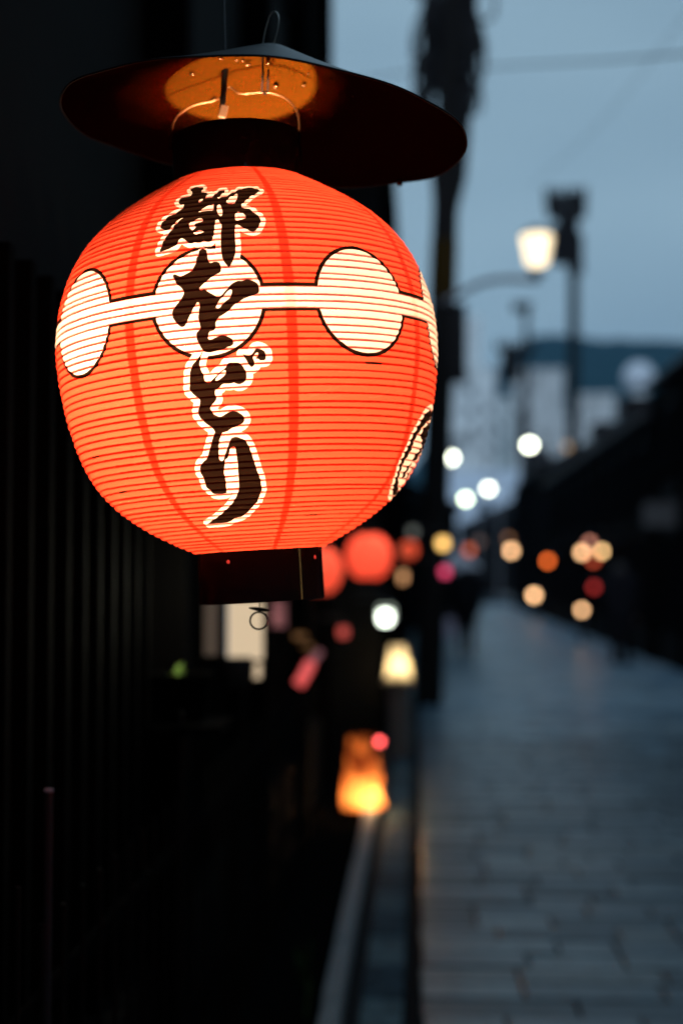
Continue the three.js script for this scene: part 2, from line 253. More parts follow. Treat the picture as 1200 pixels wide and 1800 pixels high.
// ------------------------------------------------------------------ hill and far buildings
{
  const p = [], idx = [], NX = 90, NZ = 14;
  for (let j = 0; j <= NZ; j++) for (let i = 0; i <= NX; i++) {
    const x = -160 + 1100 * i / NX, zz = -640 - 500 * j / NZ, rise = Math.sin(Math.PI * Math.min(1, j / 7) / 2);
    p.push(x, rise * THREE.MathUtils.smoothstep(x, -90, 90) * (140 + 9 * Math.sin(x / 90 + 1) + 26 * fbm(x / 110, zz / 110, 2) + 14 * fbm(x / 22, zz / 22, 5)) - 3, zz);
  }
  for (let j = 0; j < NZ; j++) for (let i = 0; i < NX; i++) { const a = j * (NX + 1) + i, b = a + NX + 1; idx.push(a, a + 1, b, b, a + 1, b + 1); }
  const g = new THREE.BufferGeometry(); g.setAttribute('position', new THREE.Float32BufferAttribute(p, 3)); g.setIndex(idx); g.computeVertexNormals();
  struct('hill', g, matte(0.007, 0.032, 0.036, 1));
}
scene.fog = new THREE.FogExp2(new THREE.Color(0.3, 0.62, 1), 0.00018);          // blue evening air
const renderWhite = std(0.78, 0.84, 0.82, 0.85, { map: grain }), renderGrey = std(0.6, 0.63, 0.61, 0.85, { map: grain }), renderPale = std(0.62, 0.72, 0.8, 0.8), darkGlass = std(0.05, 0.07, 0.085, 0.25);
function tower(name, label, z, x0, x1, top, mat, opts = {}) {
  const a = at(x0, 1000, z), b = at(x1, 1000, z), w = b.x - a.x, h = at(x0, top, z).y, S = z / 2500;
  const t = thing(name, label, 'apartment building', [(a.x + b.x) / 2, 0, -z]);
  part(t, 'wall', box(w, h, 9, 0, h / 2, -4.5), mat);
  const roof = part(t, 'roof_parapet', box(w + 0.3, 0.5, 9.3, 0, h + 0.25, -4.5), mat);
  if (opts.stack) { const [sx0, sx1, sy] = opts.stack, sw = (sx1 - sx0) * S, sh = at(0, sy, z).y - h; part(roof, 'stair_tower', box(sw, sh, 5, ((sx0 + sx1) / 2 - (x0 + x1) / 2) * S, h + sh / 2 + 0.5, -4.5), mat); }
  const floors = Math.floor(h / 3), n = Math.max(1, Math.round(w / 2.6));
  for (let f = 1; f < floors; f++) {
    for (let k = 0; k < n; k++) { if (rnd() < (opts.blank ?? 0.45)) continue; const win = part(t, 'window', box(w / n * 0.42, 1.1, 0.12, -w / 2 + w * (k + 0.5) / n, f * 3 + 0.9, 0.02), darkGlass); part(win, 'frame', box(w / n * 0.5, 0.1, 0.18, -w / 2 + w * (k + 0.5) / n, f * 3 + 0.28, 0.04), mat); }
    if (opts.bands && f % 4 === opts.bands) part(t, 'balcony', box(w * 0.5, 1.0, 0.9, -w * 0.2, f * 3 + 0.3, 0.45), renderGrey);
  }
  return t;
}
tower('apartment_tower', 'pale apartment tower with a stair tower on its roof right beside the utility pole', 210, 783, 872, 652, renderWhite, { stack: [800, 846, 566], bands: 3 });
tower('apartment_block', 'broad grey apartment block behind the white street lamps and the thinner pole', 190, 905, 992, 655, renderGrey, { blank: 0.6 });
tower('apartment_block', 'small pale block with dark windows between the tall pole and the dark roofs', 150, 1014, 1082, 700, renderGrey, { blank: 0.15 });
tower('apartment_block', 'lower pale block filling the gap between the tower and the broad grey block', 235, 868, 910, 705, renderWhite, { blank: 0.5 });
tower('apartment_block', 'far pale block beside the small dark windowed one', 260, 988, 1020, 735, renderGrey, { blank: 0.5 });
tower('low_building', 'low pale blue building peeping over the far corner behind two lamps', 120, 776, 925, 838, renderPale, { blank: 0.8 });
{
  const c = at(1122, 664, 170), t = thing('water_tank', 'round pale rooftop tank standing against the dark hill', 'water tank', [c.x, 0, c.z]);
  part(t, 'tank', new THREE.SphereGeometry(1.9, 28, 18), std(0.55, 0.6, 0.64, 0.6), [0, c.y, 0]);
  part(t, 'tower_stem', new THREE.CylinderGeometry(0.9, 1.1, c.y - 1.6, 16).translate(0, (c.y - 1.6) / 2, 0), renderGrey);
}
// ------------------------------------------------------------------ the big paper lantern
const LC = V(-0.2367, 1.8336, -1.9804), LAX = V(-0.05768, 0.9983, 0.00743).normalize();
const LU = V(0.99834, 0.05768, 0).normalize(), LVv = V(0, 0, 0).crossVectors(LU, LAX).normalize();
const LH = 0.2581, KT = [-1, -0.9, -0.72, -0.45, -0.15, 0.15, 0.45, 0.72, 0.9, 1];
const KR = [0.0867, 0.1362, 0.1979, 0.2395, 0.2583, 0.2634, 0.2459, 0.1998, 0.1367, 0.0907];
function spline(x, y) {                                     // natural cubic spline
  const n = x.length, h = x.slice(1).map((v, i) => v - x[i]), al = new Array(n).fill(0), l = new Array(n).fill(1), mu = new Array(n).fill(0), zz = new Array(n).fill(0), c = new Array(n).fill(0);
  for (let i = 1; i < n - 1; i++) {
    al[i] = 3 * ((y[i + 1] - y[i]) / h[i] - (y[i] - y[i - 1]) / h[i - 1]);
    l[i] = 2 * (x[i + 1] - x[i - 1]) - h[i - 1] * mu[i - 1]; mu[i] = h[i] / l[i]; zz[i] = (al[i] - h[i - 1] * zz[i - 1]) / l[i];
  }
  for (let i = n - 2; i >= 0; i--) c[i] = zz[i] - mu[i] * c[i + 1];
  return (t) => { let i = 0; while (i < n - 2 && t > x[i + 1]) i++; const q = t - x[i], dd = (c[i + 1] - c[i]) / (3 * h[i]), b = (y[i + 1] - y[i]) / h[i] - h[i] * (2 * c[i] + c[i + 1]) / 3; return y[i] + b * q + c[i] * q * q + dd * q * q * q; };
}
const profile = spline(KT, KR), ARC = [], NP = 2000;        // [length along the skin, radius, height, normal]
for (let i = 0, s = 0, pr = 0, py = 0; i <= NP; i++) { const t = -1 + 2 * i / NP, r = profile(t), y = t * LH; if (i) s += Math.hypot(r - pr, y - py); ARC.push([s, r, y]); pr = r; py = y; }
const ARCLEN = ARC[NP][0];
function onSkin(s) {                                        // radius, height and outward normal at s along the skin
  let lo = 0, hi = NP; while (hi - lo > 1) { const m = (lo + hi) >> 1; if (ARC[m][0] < s) lo = m; else hi = m; }
  const f = Math.min(1, Math.max(0, (s - ARC[lo][0]) / (ARC[hi][0] - ARC[lo][0]))), r = ARC[lo][1] + f * (ARC[hi][1] - ARC[lo][1]), y = ARC[lo][2] + f * (ARC[hi][2] - ARC[lo][2]);
  const dr = ARC[hi][1] - ARC[lo][1], dy = ARC[hi][2] - ARC[lo][2], q = Math.hypot(dr, dy);
  return [r, y, dy / q, -dr / q];
}
const CELLS = 71, TH0 = -94;
const RIBS = []; for (let k = 0; k <= CELLS; k++) { const inner = k > 0 && k < CELLS; RIBS.push([(k + (inner ? range(-0.13, 0.13) : 0)) / CELLS * ARCLEN, inner ? range(0.0002, 0.0007) : 0, range(0, 6.28), inner ? range(0.0001, 0.0004) : 0, range(0, 6.28)]); }
const ribAt = (k, a) => RIBS[k][0] + RIBS[k][1] * Math.sin(a + RIBS[k][2]) + RIBS[k][3] * Math.sin(3 * a + RIBS[k][4]);   // hand-tied: no rib is quite level
function paperGrid(per, cols) {                             // paper drawn over the ribs, slightly puckered between them
  const p = [], uv = [], idx = [], rows = CELLS * per;
  for (let j = 0; j <= rows; j++) {
    const k = Math.min(CELLS - 1, Math.floor(j / per)), f = j / per - k;
    for (let i = 0; i <= cols; i++) {
      const th = TH0 + 360 * i / cols, a = th * Math.PI / 180, s = ribAt(k, a) + f * (ribAt(k + 1, a) - ribAt(k, a)), [r, y, nr, ny] = onSkin(s);
      const puff = 0.0019 + 0.0007 * noise3.noise(Math.sin(a) * 5, k * 0.7, Math.cos(a) * 5) + 0.00025 * noise3.noise(Math.sin(a) * 26, k * 3.1 + f * 1.5, Math.cos(a) * 26);
      const o = puff * Math.pow(Math.sin(Math.PI * Math.min(1, f)), 0.8), R = r + nr * o, Y = y + ny * o;
      p.push(R * Math.sin(a), Y, R * Math.cos(a)); uv.push((th - TH0) / 180, s / ARCLEN);
    }
  }
  for (let j = 0; j < rows; j++) for (let i = 0; i < cols; i++) { const a = j * (cols + 1) + i, b = a + cols + 1; idx.push(a, a + 1, b, b, a + 1, b + 1); }
  const g = new THREE.BufferGeometry(); g.setAttribute('position', new THREE.Float32BufferAttribute(p, 3)); g.setAttribute('uv', new THREE.Float32BufferAttribute(uv, 2)); g.setIndex(idx); g.computeVertexNormals(); return g;
}
function ribGeo(k, w, off) {                                // a thin bamboo hoop following ribAt
  const p = [], idx = [], N = 150, M = 5;
  for (let i = 0; i <= N; i++) { const a = i / N * 2 * Math.PI, [r, y, nr, ny] = onSkin(ribAt(k, a)); for (let m = 0; m < M; m++) { const q = m / M * 2 * Math.PI, o = off + w * Math.cos(q), t = w * Math.sin(q), R = r + nr * o - ny * t; p.push(R * Math.sin(a), y + ny * o + nr * t, R * Math.cos(a)); } }
  for (let i = 0; i < N; i++) for (let m = 0; m < M; m++) { const n = (m + 1) % M, a = i * M + m, b = i * M + n; idx.push(a, b, a + M, b, b + M, a + M); }
  const g = new THREE.BufferGeometry(); g.setAttribute('position', new THREE.Float32BufferAttribute(p, 3)); g.setIndex(idx); g.computeVertexNormals(); return g;
}
function skinGrid(s0, s1, rows, th0, th1, cols, offset) {   // a sheet lying on the skin, offset(s) metres outside it
  const p = [], uv = [], idx = [];
  for (let j = 0; j <= rows; j++) {
    const s = s0 + (s1 - s0) * j / rows, [r, y, nr, ny] = onSkin(s), o = offset(s), R = r + nr * o, Y = y + ny * o;
    for (let i = 0; i <= cols; i++) {
      const th = th0 + (th1 - th0) * i / cols, a = th * Math.PI / 180;
      p.push(R * Math.sin(a), Y, R * Math.cos(a)); uv.push((th - TH0) / 180, s / ARCLEN);
    }
  }
  for (let j = 0; j < rows; j++) for (let i = 0; i < cols; i++) { const a = j * (cols + 1) + i, b = a + cols + 1; idx.push(a, a + 1, b, b, a + 1, b + 1); }
  const g = new THREE.BufferGeometry(); g.setAttribute('position', new THREE.Float32BufferAttribute(p, 3)); g.setAttribute('uv', new THREE.Float32BufferAttribute(uv, 2)); g.setIndex(idx); g.computeVertexNormals();
  return g;
}
// The print: outlines in degrees round the lantern and millimetres up its skin.
const PRINT = {
  miyako: [
    [[-15.1, 584.0], [-12.9, 584.9], [-9.1, 578.7], [-9.6, 568.3], [-9.3, 562.2], [-7.0, 559.2], [-5.2, 555.9], [-5.9, 551.8], [-7.2, 544.6], [-5.6, 544.2], [-3.9, 547.0], [-3.2, 551.6], [-2.9, 555.5], [-1.1, 564.9], [0.2, 564.1], [0.7, 558.5], [-0.5, 550.4], [-1.9, 543.5], [-1.8, 541.1], [-1.3, 539.0], [-0.6, 542.3], [0.9, 544.5], [2.2, 547.9], [3.9, 554.6], [5.4, 559.5], [7.1, 565.4], [9.1, 567.1], [11.5, 567.6], [13.2, 564.6], [13.8, 560.0], [14.9, 556.9], [13.6, 551.8], [12.4, 547.7], [10.8, 544.1], [8.9, 533.7], [7.5, 527.2], [6.8, 522.8], [6.7, 519.1], [7.0, 515.9], [7.9, 513.0], [8.9, 512.8], [10.0, 509.8], [10.6, 504.3], [11.4, 500.9], [12.0, 499.4], [12.2, 495.0], [12.6, 490.4], [12.1, 485.5], [11.5, 479.8], [10.7, 474.2], [10.1, 472.6], [9.1, 472.8], [8.1, 475.5], [6.6, 480.5], [5.6, 483.3], [4.8, 484.3], [4.4, 482.2], [4.3, 472.0], [4.3, 463.2], [4.4, 454.6], [4.3, 446.3], [4.4, 448.0], [4.1, 437.4], [3.6, 434.0], [3.3, 428.1], [2.7, 424.4], [2.2, 422.6], [1.6, 426.3], [1.0, 430.4], [0.5, 436.9], [0.3, 442.6], [0.2, 451.7], [0.2, 464.5], [0.1, 468.9], [0.3, 477.9], [0.4, 488.4], [-0.4, 490.5], [-0.5, 493.7], [-1.2, 497.1], [-1.6, 494.2], [-1.7, 491.1], [-1.9, 483.5], [-1.9, 470.6], [-2.3, 465.5], [-2.8, 460.3], [-3.6, 460.3], [-4.3, 461.0], [-4.8, 464.3], [-5.5, 461.8], [-5.8, 460.1], [-6.7, 460.5], [-7.6, 462.5], [-8.3, 461.3], [-8.8, 460.7], [-9.9, 463.9], [-10.9, 467.9], [-11.9, 471.2], [-12.5, 468.9], [-13.0, 463.9], [-13.4, 459.9], [-13.6, 460.0], [-14.6, 457.3], [-15.8, 455.5], [-16.9, 454.9], [-18.5, 453.1], [-18.2, 458.3], [-17.3, 465.8], [-18.3, 457.1], [-17.7, 469.6], [-16.7, 479.7], [-15.9, 483.8], [-15.4, 488.2], [-15.2, 493.0], [-14.0, 499.7], [-12.8, 504.2], [-12.7, 507.0], [-14.1, 502.5], [-15.5, 497.2], [-15.8, 492.4], [-16.4, 488.9], [-17.5, 487.8], [-18.8, 489.3], [-20.0, 492.2], [-20.3, 495.8], [-20.2, 500.3], [-19.0, 510.6], [-17.3, 513.7], [-16.1, 517.3], [-15.6, 519.3], [-14.7, 522.2], [-14.1, 527.9], [-14.0, 534.5], [-15.1, 536.1], [-16.1, 537.0], [-17.2, 542.3], [-17.6, 552.4], [-15.8, 554.5], [-13.8, 556.6], [-12.9, 560.0], [-13.8, 568.5], [-15.8, 577.9], [-15.5, 582.5]],
    [[-9.1, 538.6], [-7.9, 542.4], [-7.1, 541.4], [-7.5, 538.5], [-8.7, 535.8]],
    [[-7.8, 513.1], [-7.2, 518.0], [-5.4, 523.1], [-4.1, 527.4], [-2.7, 529.3], [-2.9, 522.9], [-2.6, 516.6], [-2.9, 512.6], [-4.5, 514.1], [-6.1, 513.8], [-7.4, 512.3]],
    [[-10.1, 492.6], [-9.0, 497.0], [-7.6, 500.3], [-6.3, 500.8], [-5.6, 497.1], [-5.9, 493.2], [-7.0, 492.8], [-8.1, 490.9], [-8.4, 489.1], [-7.7, 486.3], [-7.9, 483.5], [-8.7, 480.7], [-9.5, 483.5], [-10.1, 488.2]],
    [[-8.3, 478.1], [-7.4, 479.5], [-6.7, 481.0], [-5.6, 480.0], [-5.0, 476.9], [-5.5, 474.9], [-6.6, 474.0], [-7.6, 473.2], [-8.3, 475.9]],
    [[-1.7, 517.4], [-1.4, 524.7], [-1.0, 527.8], [-0.4, 522.9], [0.2, 516.5], [0.5, 507.1], [0.5, 502.7], [-0.1, 500.3], [-0.6, 502.1], [-1.3, 509.0]],
    [[1.3, 530.0], [2.1, 538.1], [3.5, 545.0], [5.0, 549.9], [5.8, 548.9], [5.5, 539.7], [5.0, 531.3], [4.1, 523.6], [3.5, 525.8], [2.5, 526.8]],
    [[4.6, 504.5], [5.1, 507.7], [5.6, 509.3], [6.7, 506.2], [7.6, 501.6], [8.1, 496.7], [7.5, 493.7], [6.0, 491.5], [4.6, 490.9], [4.4, 497.1]],
  ],
  wo: [
    [[-5.3, 452.3], [-4.7, 450.3], [-4.0, 448.8], [-3.8, 443.4], [-3.6, 436.8], [-3.3, 431.9], [-2.7, 429.4], [-2.0, 431.1], [-1.1, 431.9], [-0.1, 428.4], [0.1, 422.1], [0.2, 416.7], [-1.3, 414.2], [-2.2, 412.2], [-3.0, 408.8], [-4.1, 405.8], [-5.1, 401.4], [-5.9, 398.0], [-5.9, 395.8], [-5.3, 395.0], [-4.6, 396.8], [-4.2, 394.8], [-3.0, 390.3], [-1.7, 386.6], [-1.0, 384.9], [0.1, 386.3], [0.9, 390.5], [1.9, 396.0], [2.7, 399.4], [3.8, 402.8], [4.9, 404.0], [5.9, 403.4], [6.6, 405.5], [7.2, 406.1], [8.2, 404.0], [9.3, 400.9], [10.0, 397.8], [10.2, 392.6], [10.1, 387.6], [9.1, 385.9], [6.9, 382.4], [5.0, 378.5], [3.8, 374.5], [4.1, 377.3], [2.7, 371.3], [1.6, 366.0], [-0.2, 361.5], [-1.3, 358.4], [-1.7, 355.7], [-1.9, 351.6], [-1.9, 348.1], [-2.3, 344.1], [-3.4, 343.2], [-3.8, 341.8], [-4.2, 337.1], [-4.1, 333.5], [-3.4, 333.0], [-2.5, 334.4], [-1.4, 336.8], [-0.5, 337.6], [0.6, 336.9], [1.5, 334.6], [2.2, 332.6], [2.4, 330.1], [2.6, 325.6], [1.6, 323.4], [0.9, 323.0], [0.1, 321.1], [-1.0, 320.0], [-2.3, 319.1], [-3.2, 318.0], [-4.3, 317.7], [-5.4, 319.4], [-5.8, 321.0], [-6.2, 324.6], [-6.6, 328.2], [-7.0, 332.5], [-7.3, 336.8], [-7.2, 341.7], [-7.0, 343.3], [-6.3, 346.2], [-5.9, 348.9], [-6.1, 353.1], [-6.4, 357.4], [-6.4, 363.1], [-6.2, 368.6], [-5.9, 374.2], [-5.9, 377.0], [-6.1, 380.0], [-6.6, 380.2], [-6.9, 378.1], [-7.4, 375.5], [-8.1, 370.1], [-8.8, 364.0], [-9.5, 358.7], [-10.0, 353.3], [-10.6, 351.5], [-11.2, 351.4], [-11.8, 353.4], [-12.5, 356.5], [-13.0, 361.0], [-13.6, 364.8], [-13.7, 369.1], [-13.4, 374.7], [-12.6, 377.9], [-11.9, 381.1], [-11.5, 384.5], [-10.7, 387.8], [-10.1, 393.3], [-10.4, 397.8], [-11.2, 401.9], [-12.4, 406.3], [-12.8, 411.0], [-13.4, 415.8], [-13.4, 418.9], [-13.1, 419.5], [-12.5, 418.4], [-11.8, 416.1], [-10.9, 415.7], [-9.6, 417.7], [-8.2, 421.6], [-7.5, 425.2], [-7.1, 428.8], [-6.8, 434.3], [-6.8, 438.3], [-6.3, 442.1], [-6.1, 448.5]],
    [[2.7, 393.5], [3.0, 391.3], [2.7, 387.0], [2.2, 382.1], [1.2, 378.8], [0.1, 375.6], [-0.1, 373.5], [-0.4, 371.5], [-1.0, 370.3], [-1.6, 371.5], [-1.5, 373.6], [-0.9, 378.8], [0.1, 383.5], [1.1, 388.2], [2.0, 392.3]],
  ],
  do_ri: [
    [[-6.1, 319.3], [-6.4, 315.6], [-7.0, 313.4], [-7.4, 311.2], [-8.3, 307.3], [-9.0, 304.1], [-9.6, 299.4], [-10.0, 294.0], [-10.1, 288.5], [-10.3, 285.0], [-10.3, 280.8], [-10.7, 274.7], [-10.2, 271.7], [-9.3, 267.1], [-8.4, 263.3], [-7.8, 260.9], [-8.1, 255.4], [-8.4, 252.7], [-8.8, 249.3], [-9.0, 244.4], [-8.7, 241.4], [-8.2, 237.7], [-7.3, 232.4], [-6.4, 229.2], [-5.5, 226.0], [-4.6, 221.1], [-4.9, 217.9], [-5.5, 212.9], [-6.1, 208.0], [-6.7, 201.6], [-7.3, 196.5], [-7.9, 190.6], [-8.5, 186.2], [-9.6, 183.4], [-11.0, 178.3], [-11.4, 173.7], [-11.7, 168.9], [-11.3, 164.6], [-11.1, 159.5], [-11.1, 153.5], [-11.1, 147.2], [-10.5, 143.4], [-10.0, 139.5], [-9.3, 135.1], [-8.0, 133.7], [-6.3, 133.6], [-5.2, 133.8], [-4.4, 135.0], [-4.2, 140.6], [-3.9, 148.6], [-3.7, 156.4], [-3.9, 164.1], [-3.7, 170.5], [-3.1, 176.8], [-2.9, 182.2], [-2.7, 184.3], [-1.9, 185.4], [-1.7, 188.0], [-1.2, 191.7], [-1.0, 196.9], [-0.5, 198.9], [0.3, 199.9], [0.8, 198.7], [0.9, 193.4], [1.0, 187.3], [1.0, 180.4], [1.1, 176.4], [0.9, 168.5], [0.8, 160.3], [0.7, 150.9], [0.5, 142.9], [-0.1, 134.7], [-1.0, 128.2], [-2.5, 119.6], [-4.6, 110.7], [-7.7, 101.5], [-11.6, 90.9], [-15.6, 83.3], [-19.3, 76.9], [-15.5, 77.8], [-12.9, 77.9], [-9.7, 78.2], [-6.9, 80.6], [-3.7, 86.6], [-1.5, 89.0], [0.4, 91.5], [2.4, 97.5], [4.3, 107.0], [6.3, 115.1], [7.4, 124.0], [7.7, 129.8], [8.5, 136.3], [8.1, 144.6], [8.0, 151.7], [7.7, 157.7], [7.0, 165.3], [6.6, 171.9], [6.2, 179.1], [5.8, 186.1], [5.4, 191.5], [5.0, 198.4], [4.4, 203.7], [3.8, 208.2], [2.4, 210.4], [1.5, 212.5], [0.4, 212.0], [-0.2, 210.7], [-0.8, 205.7], [-1.8, 197.1], [-2.7, 189.1], [-3.2, 183.5], [-4.0, 181.1], [-4.6, 184.6], [-4.6, 189.6], [-4.2, 200.8], [-3.9, 207.4], [-3.4, 212.3], [-2.8, 218.0], [-2.5, 218.8], [-1.9, 219.4], [-0.9, 220.0], [-0.3, 222.4], [0.4, 224.0], [1.7, 225.0], [2.9, 227.2], [3.9, 229.9], [4.2, 234.1], [3.9, 237.7], [3.2, 241.1], [2.2, 243.4], [1.1, 244.8], [0.1, 244.0], [-0.7, 242.5], [-1.6, 240.2], [-2.3, 238.7], [-3.0, 238.5], [-3.6, 240.1], [-4.4, 241.8], [-4.9, 245.2], [-5.3, 249.5], [-5.2, 252.3], [-4.5, 254.9], [-3.7, 257.5], [-3.3, 260.2], [-3.2, 261.6], [-3.5, 265.1], [-3.5, 270.1], [-3.3, 272.1], [-2.3, 273.9], [-1.6, 277.2], [-1.0, 279.1], [0.1, 278.4], [1.1, 278.5], [1.9, 279.6], [2.5, 278.1], [3.1, 276.9], [3.9, 277.0], [4.9, 279.6], [5.5, 284.3], [5.5, 289.9], [5.3, 293.0], [4.8, 297.7], [4.1, 301.3], [3.5, 303.2], [2.1, 303.8], [0.7, 303.6], [0.2, 299.6], [-0.1, 297.4], [-1.3, 294.1], [-2.2, 291.3], [-2.9, 288.0], [-3.6, 285.5], [-4.5, 282.1], [-4.6, 281.6], [-5.5, 281.6], [-6.1, 283.5], [-6.1, 290.5], [-6.5, 294.1], [-6.9, 299.1], [-7.1, 303.4], [-6.8, 309.6], [-6.5, 313.3], [-6.2, 315.6], [-5.9, 319.3]],
    [[-1.1, 293.4], [-0.4, 295.6], [0.0, 294.8], [-0.1, 290.6], [-0.8, 287.4], [-1.8, 284.2], [-3.0, 282.1], [-3.1, 284.6], [-2.5, 287.9], [-1.3, 292.8]],
    [[4.8, 313.3], [5.7, 311.6], [6.8, 311.1], [7.4, 313.0], [7.9, 316.4], [8.4, 319.4], [9.0, 319.3], [9.9, 317.7], [10.7, 315.2], [10.9, 312.3], [11.0, 307.5], [10.7, 304.8], [9.8, 304.6], [9.2, 304.7], [9.0, 306.8], [8.3, 306.5], [8.1, 307.7], [8.9, 309.9], [9.0, 313.4], [8.7, 314.8], [8.2, 313.5], [7.5, 309.9], [7.4, 307.5], [7.8, 304.3], [7.8, 300.4], [7.6, 298.4], [6.9, 296.5], [6.5, 298.7], [5.8, 304.4], [5.4, 307.9], [5.0, 311.5]],
  ],
  crest: [
    [[81.5, 253.9], [74.5, 243.4], [73.7, 238.4], [71.1, 229.0], [69.7, 220.8], [68.1, 212.6], [67.9, 205.4], [67.2, 197.3], [66.6, 189.2], [66.1, 180.1], [66.2, 171.7], [66.9, 169.3], [68.4, 155.5], [70.0, 146.5], [73.0, 136.3], [78.6, 125.9], [86.5, 122.9], [93.4, 128.6], [84.3, 134.1], [78.3, 139.1], [71.5, 151.4], [69.8, 160.1], [68.9, 170.4], [68.8, 178.9], [69.9, 186.5], [70.9, 195.7], [70.3, 202.0], [71.4, 210.2], [73.3, 220.2], [77.4, 231.0], [81.7, 237.3], [90.6, 246.5], [90.5, 252.2]],
    [[90.7, 240.9], [78.1, 228.1], [76.2, 219.5], [76.0, 211.5], [79.8, 211.0], [81.3, 205.0], [83.4, 199.0], [76.2, 187.1], [76.5, 178.8], [84.0, 181.5], [84.2, 189.2], [89.3, 199.2], [91.3, 208.2], [91.0, 220.6], [90.8, 234.5]],
    [[76.5, 178.8], [74.3, 169.7], [73.4, 159.0], [74.8, 151.9], [78.7, 152.6], [76.7, 163.1], [77.6, 173.0]],
    [[85.3, 174.9], [81.6, 166.9], [81.1, 156.8], [81.0, 151.2], [86.8, 152.4], [83.9, 162.9], [84.6, 172.0]],
  ],
  loop_ground: [[-2.9, 184.5], [-1.6, 188.8], [-0.1, 191.4], [0.9, 188.1], [0.9, 168.5], [0.5, 147.4], [-0.1, 134.7], [-4.4, 134.0], [-3.6, 157.3], [-3.7, 170.5]],
  crest_ground: [[81.5, 253.9], [74.5, 243.4], [71.1, 229.0], [68.1, 212.6], [67.2, 197.3], [66.1, 180.1], [68.4, 155.5], [73.0, 136.3], [82.1, 124.3], [87.1, 131.6], [83.7, 142.0], [84.4, 153.7], [82.9, 165.4], [85.4, 178.4], [91.5, 195.6], [91.1, 212.3], [90.9, 231.1], [90.7, 240.8], [90.5, 252.2]],
};

function drawPrint() {
  const W = 2048, H = 1662, cv = document.createElement('canvas'); cv.width = W; cv.height = H;
  const g = cv.getContext('2d'), X = (th) => (th - TH0) / 180 * W, Y = (s) => (1 - s / (ARCLEN * 1000)) * H, mm = W / 823;
  const RED = 'rgb(224,75,48)', CREAM = 'rgb(212,199,184)', INK = 'rgb(22,13,7)';
  g.fillStyle = RED; g.fillRect(0, 0, W, H);
  for (let i = 0; i < 1700; i++) {                            // fibres and uneven dye in the paper
    g.globalAlpha = range(0.03, 0.13); g.strokeStyle = rnd() < 0.5 ? 'rgb(250,130,95)' : 'rgb(190,50,32)'; g.lineWidth = range(1, 5);
    const x = rnd() * W, y = rnd() * H, a = range(-0.4, 0.4), l = range(20, 110);
    for (const o of [-W, 0, W]) { g.beginPath(); g.moveTo(x + o, y); g.quadraticCurveTo(x + o + l * 0.5, y + range(-8, 8), x + o + l * Math.cos(a), y + l * Math.sin(a)); g.stroke(); }
  }
  g.globalAlpha = 1;
  function emblem(color, R, half) {
    g.fillStyle = color;
    g.fillRect(0, Y(382 + half), W, Y(382 - half) - Y(382 + half));
    for (const th of [-94, -49, -4, 41, 86]) { g.beginPath(); g.ellipse(X(th), Y(382), R * mm, R / (ARCLEN * 1000) * H, 0, 0, 7); g.fill(); }
  }
  emblem(INK, 73, 18); emblem(CREAM, 68.2, 14.2);
  function trace(c, o) {                                    // a smooth closed outline through the middles of its edges
    const q = c.map(([a, b]) => [X(a) + o, Y(b)]), n = q.length;
    g.moveTo((q[n - 1][0] + q[0][0]) / 2, (q[n - 1][1] + q[0][1]) / 2);
    for (let i = 0; i < n; i++) { const e = q[(i + 1) % n]; g.quadraticCurveTo(q[i][0], q[i][1], (q[i][0] + e[0]) / 2, (q[i][1] + e[1]) / 2); }
    g.closePath();
  }
  const marks = [[PRINT.miyako, 7.2, 1], [PRINT.wo, 2.5, 1], [PRINT.do_ri, 8.2, 2], [PRINT.crest, 8.5, 9]];
  g.lineJoin = 'round';
  for (const [m, w] of marks) for (const o of [-W, 0, W]) {
    g.strokeStyle = g.fillStyle = CREAM; g.lineWidth = 2 * w * mm;
    for (const c of m) { g.beginPath(); trace(c, o); g.stroke(); g.fill(); }
  }
  g.fillStyle = CREAM;
  for (const c of [PRINT.loop_ground, PRINT.crest_ground]) for (const o of [-W, 0, W]) { g.beginPath(); trace(c, o); g.fill(); }
  for (const [m, , solids] of marks) for (const o of [-W, 0, W]) {
    g.fillStyle = INK;
    g.beginPath();
    if (solids === 9) { for (const c of m) trace(c, o); g.fill('nonzero'); continue; }
    for (const c of m) trace(c, o);
    g.fill('evenodd');
    g.save(); g.clip('evenodd');                             // dry streaks of the brush, thinner ink
    for (let i = 0; i < 420; i++) { g.globalAlpha = range(0.08, 0.3); g.strokeStyle = rnd() < 0.75 ? 'rgb(62,38,16)' : 'rgb(12,8,5)'; g.lineWidth = range(1, 4); const x = X(range(-22, 20)) + o, y = rnd() * H, q = range(20, 90); g.beginPath(); g.moveTo(x, y); g.quadraticCurveTo(x + q * 0.5, y + range(-14, 6), x + q, y + range(-20, 12)); g.stroke(); }
    g.restore();
  }
  for (let i = 0; i < 2600; i++) { g.globalAlpha = range(0.05, 0.22); g.fillStyle = rnd() < 0.7 ? 'rgb(70,44,22)' : 'rgb(255,240,215)'; const x = rnd() * W, y = rnd() * H; g.fillRect(x, y, range(1, 3), range(1, 2)); }   // pinholes and specks
  g.globalAlpha = 1;
  const t = new THREE.CanvasTexture(cv); t.colorSpace = THREE.SRGBColorSpace; t.wrapS = THREE.RepeatWrapping; t.wrapT = THREE.ClampToEdgeWrapping; t.magFilter = THREE.LinearFilter;
  return t;
}
const printMap = drawPrint();
const lantern = thing('paper_lantern', 'huge round red paper lantern with black brush writing and cream circles joined by a band', 'lantern');
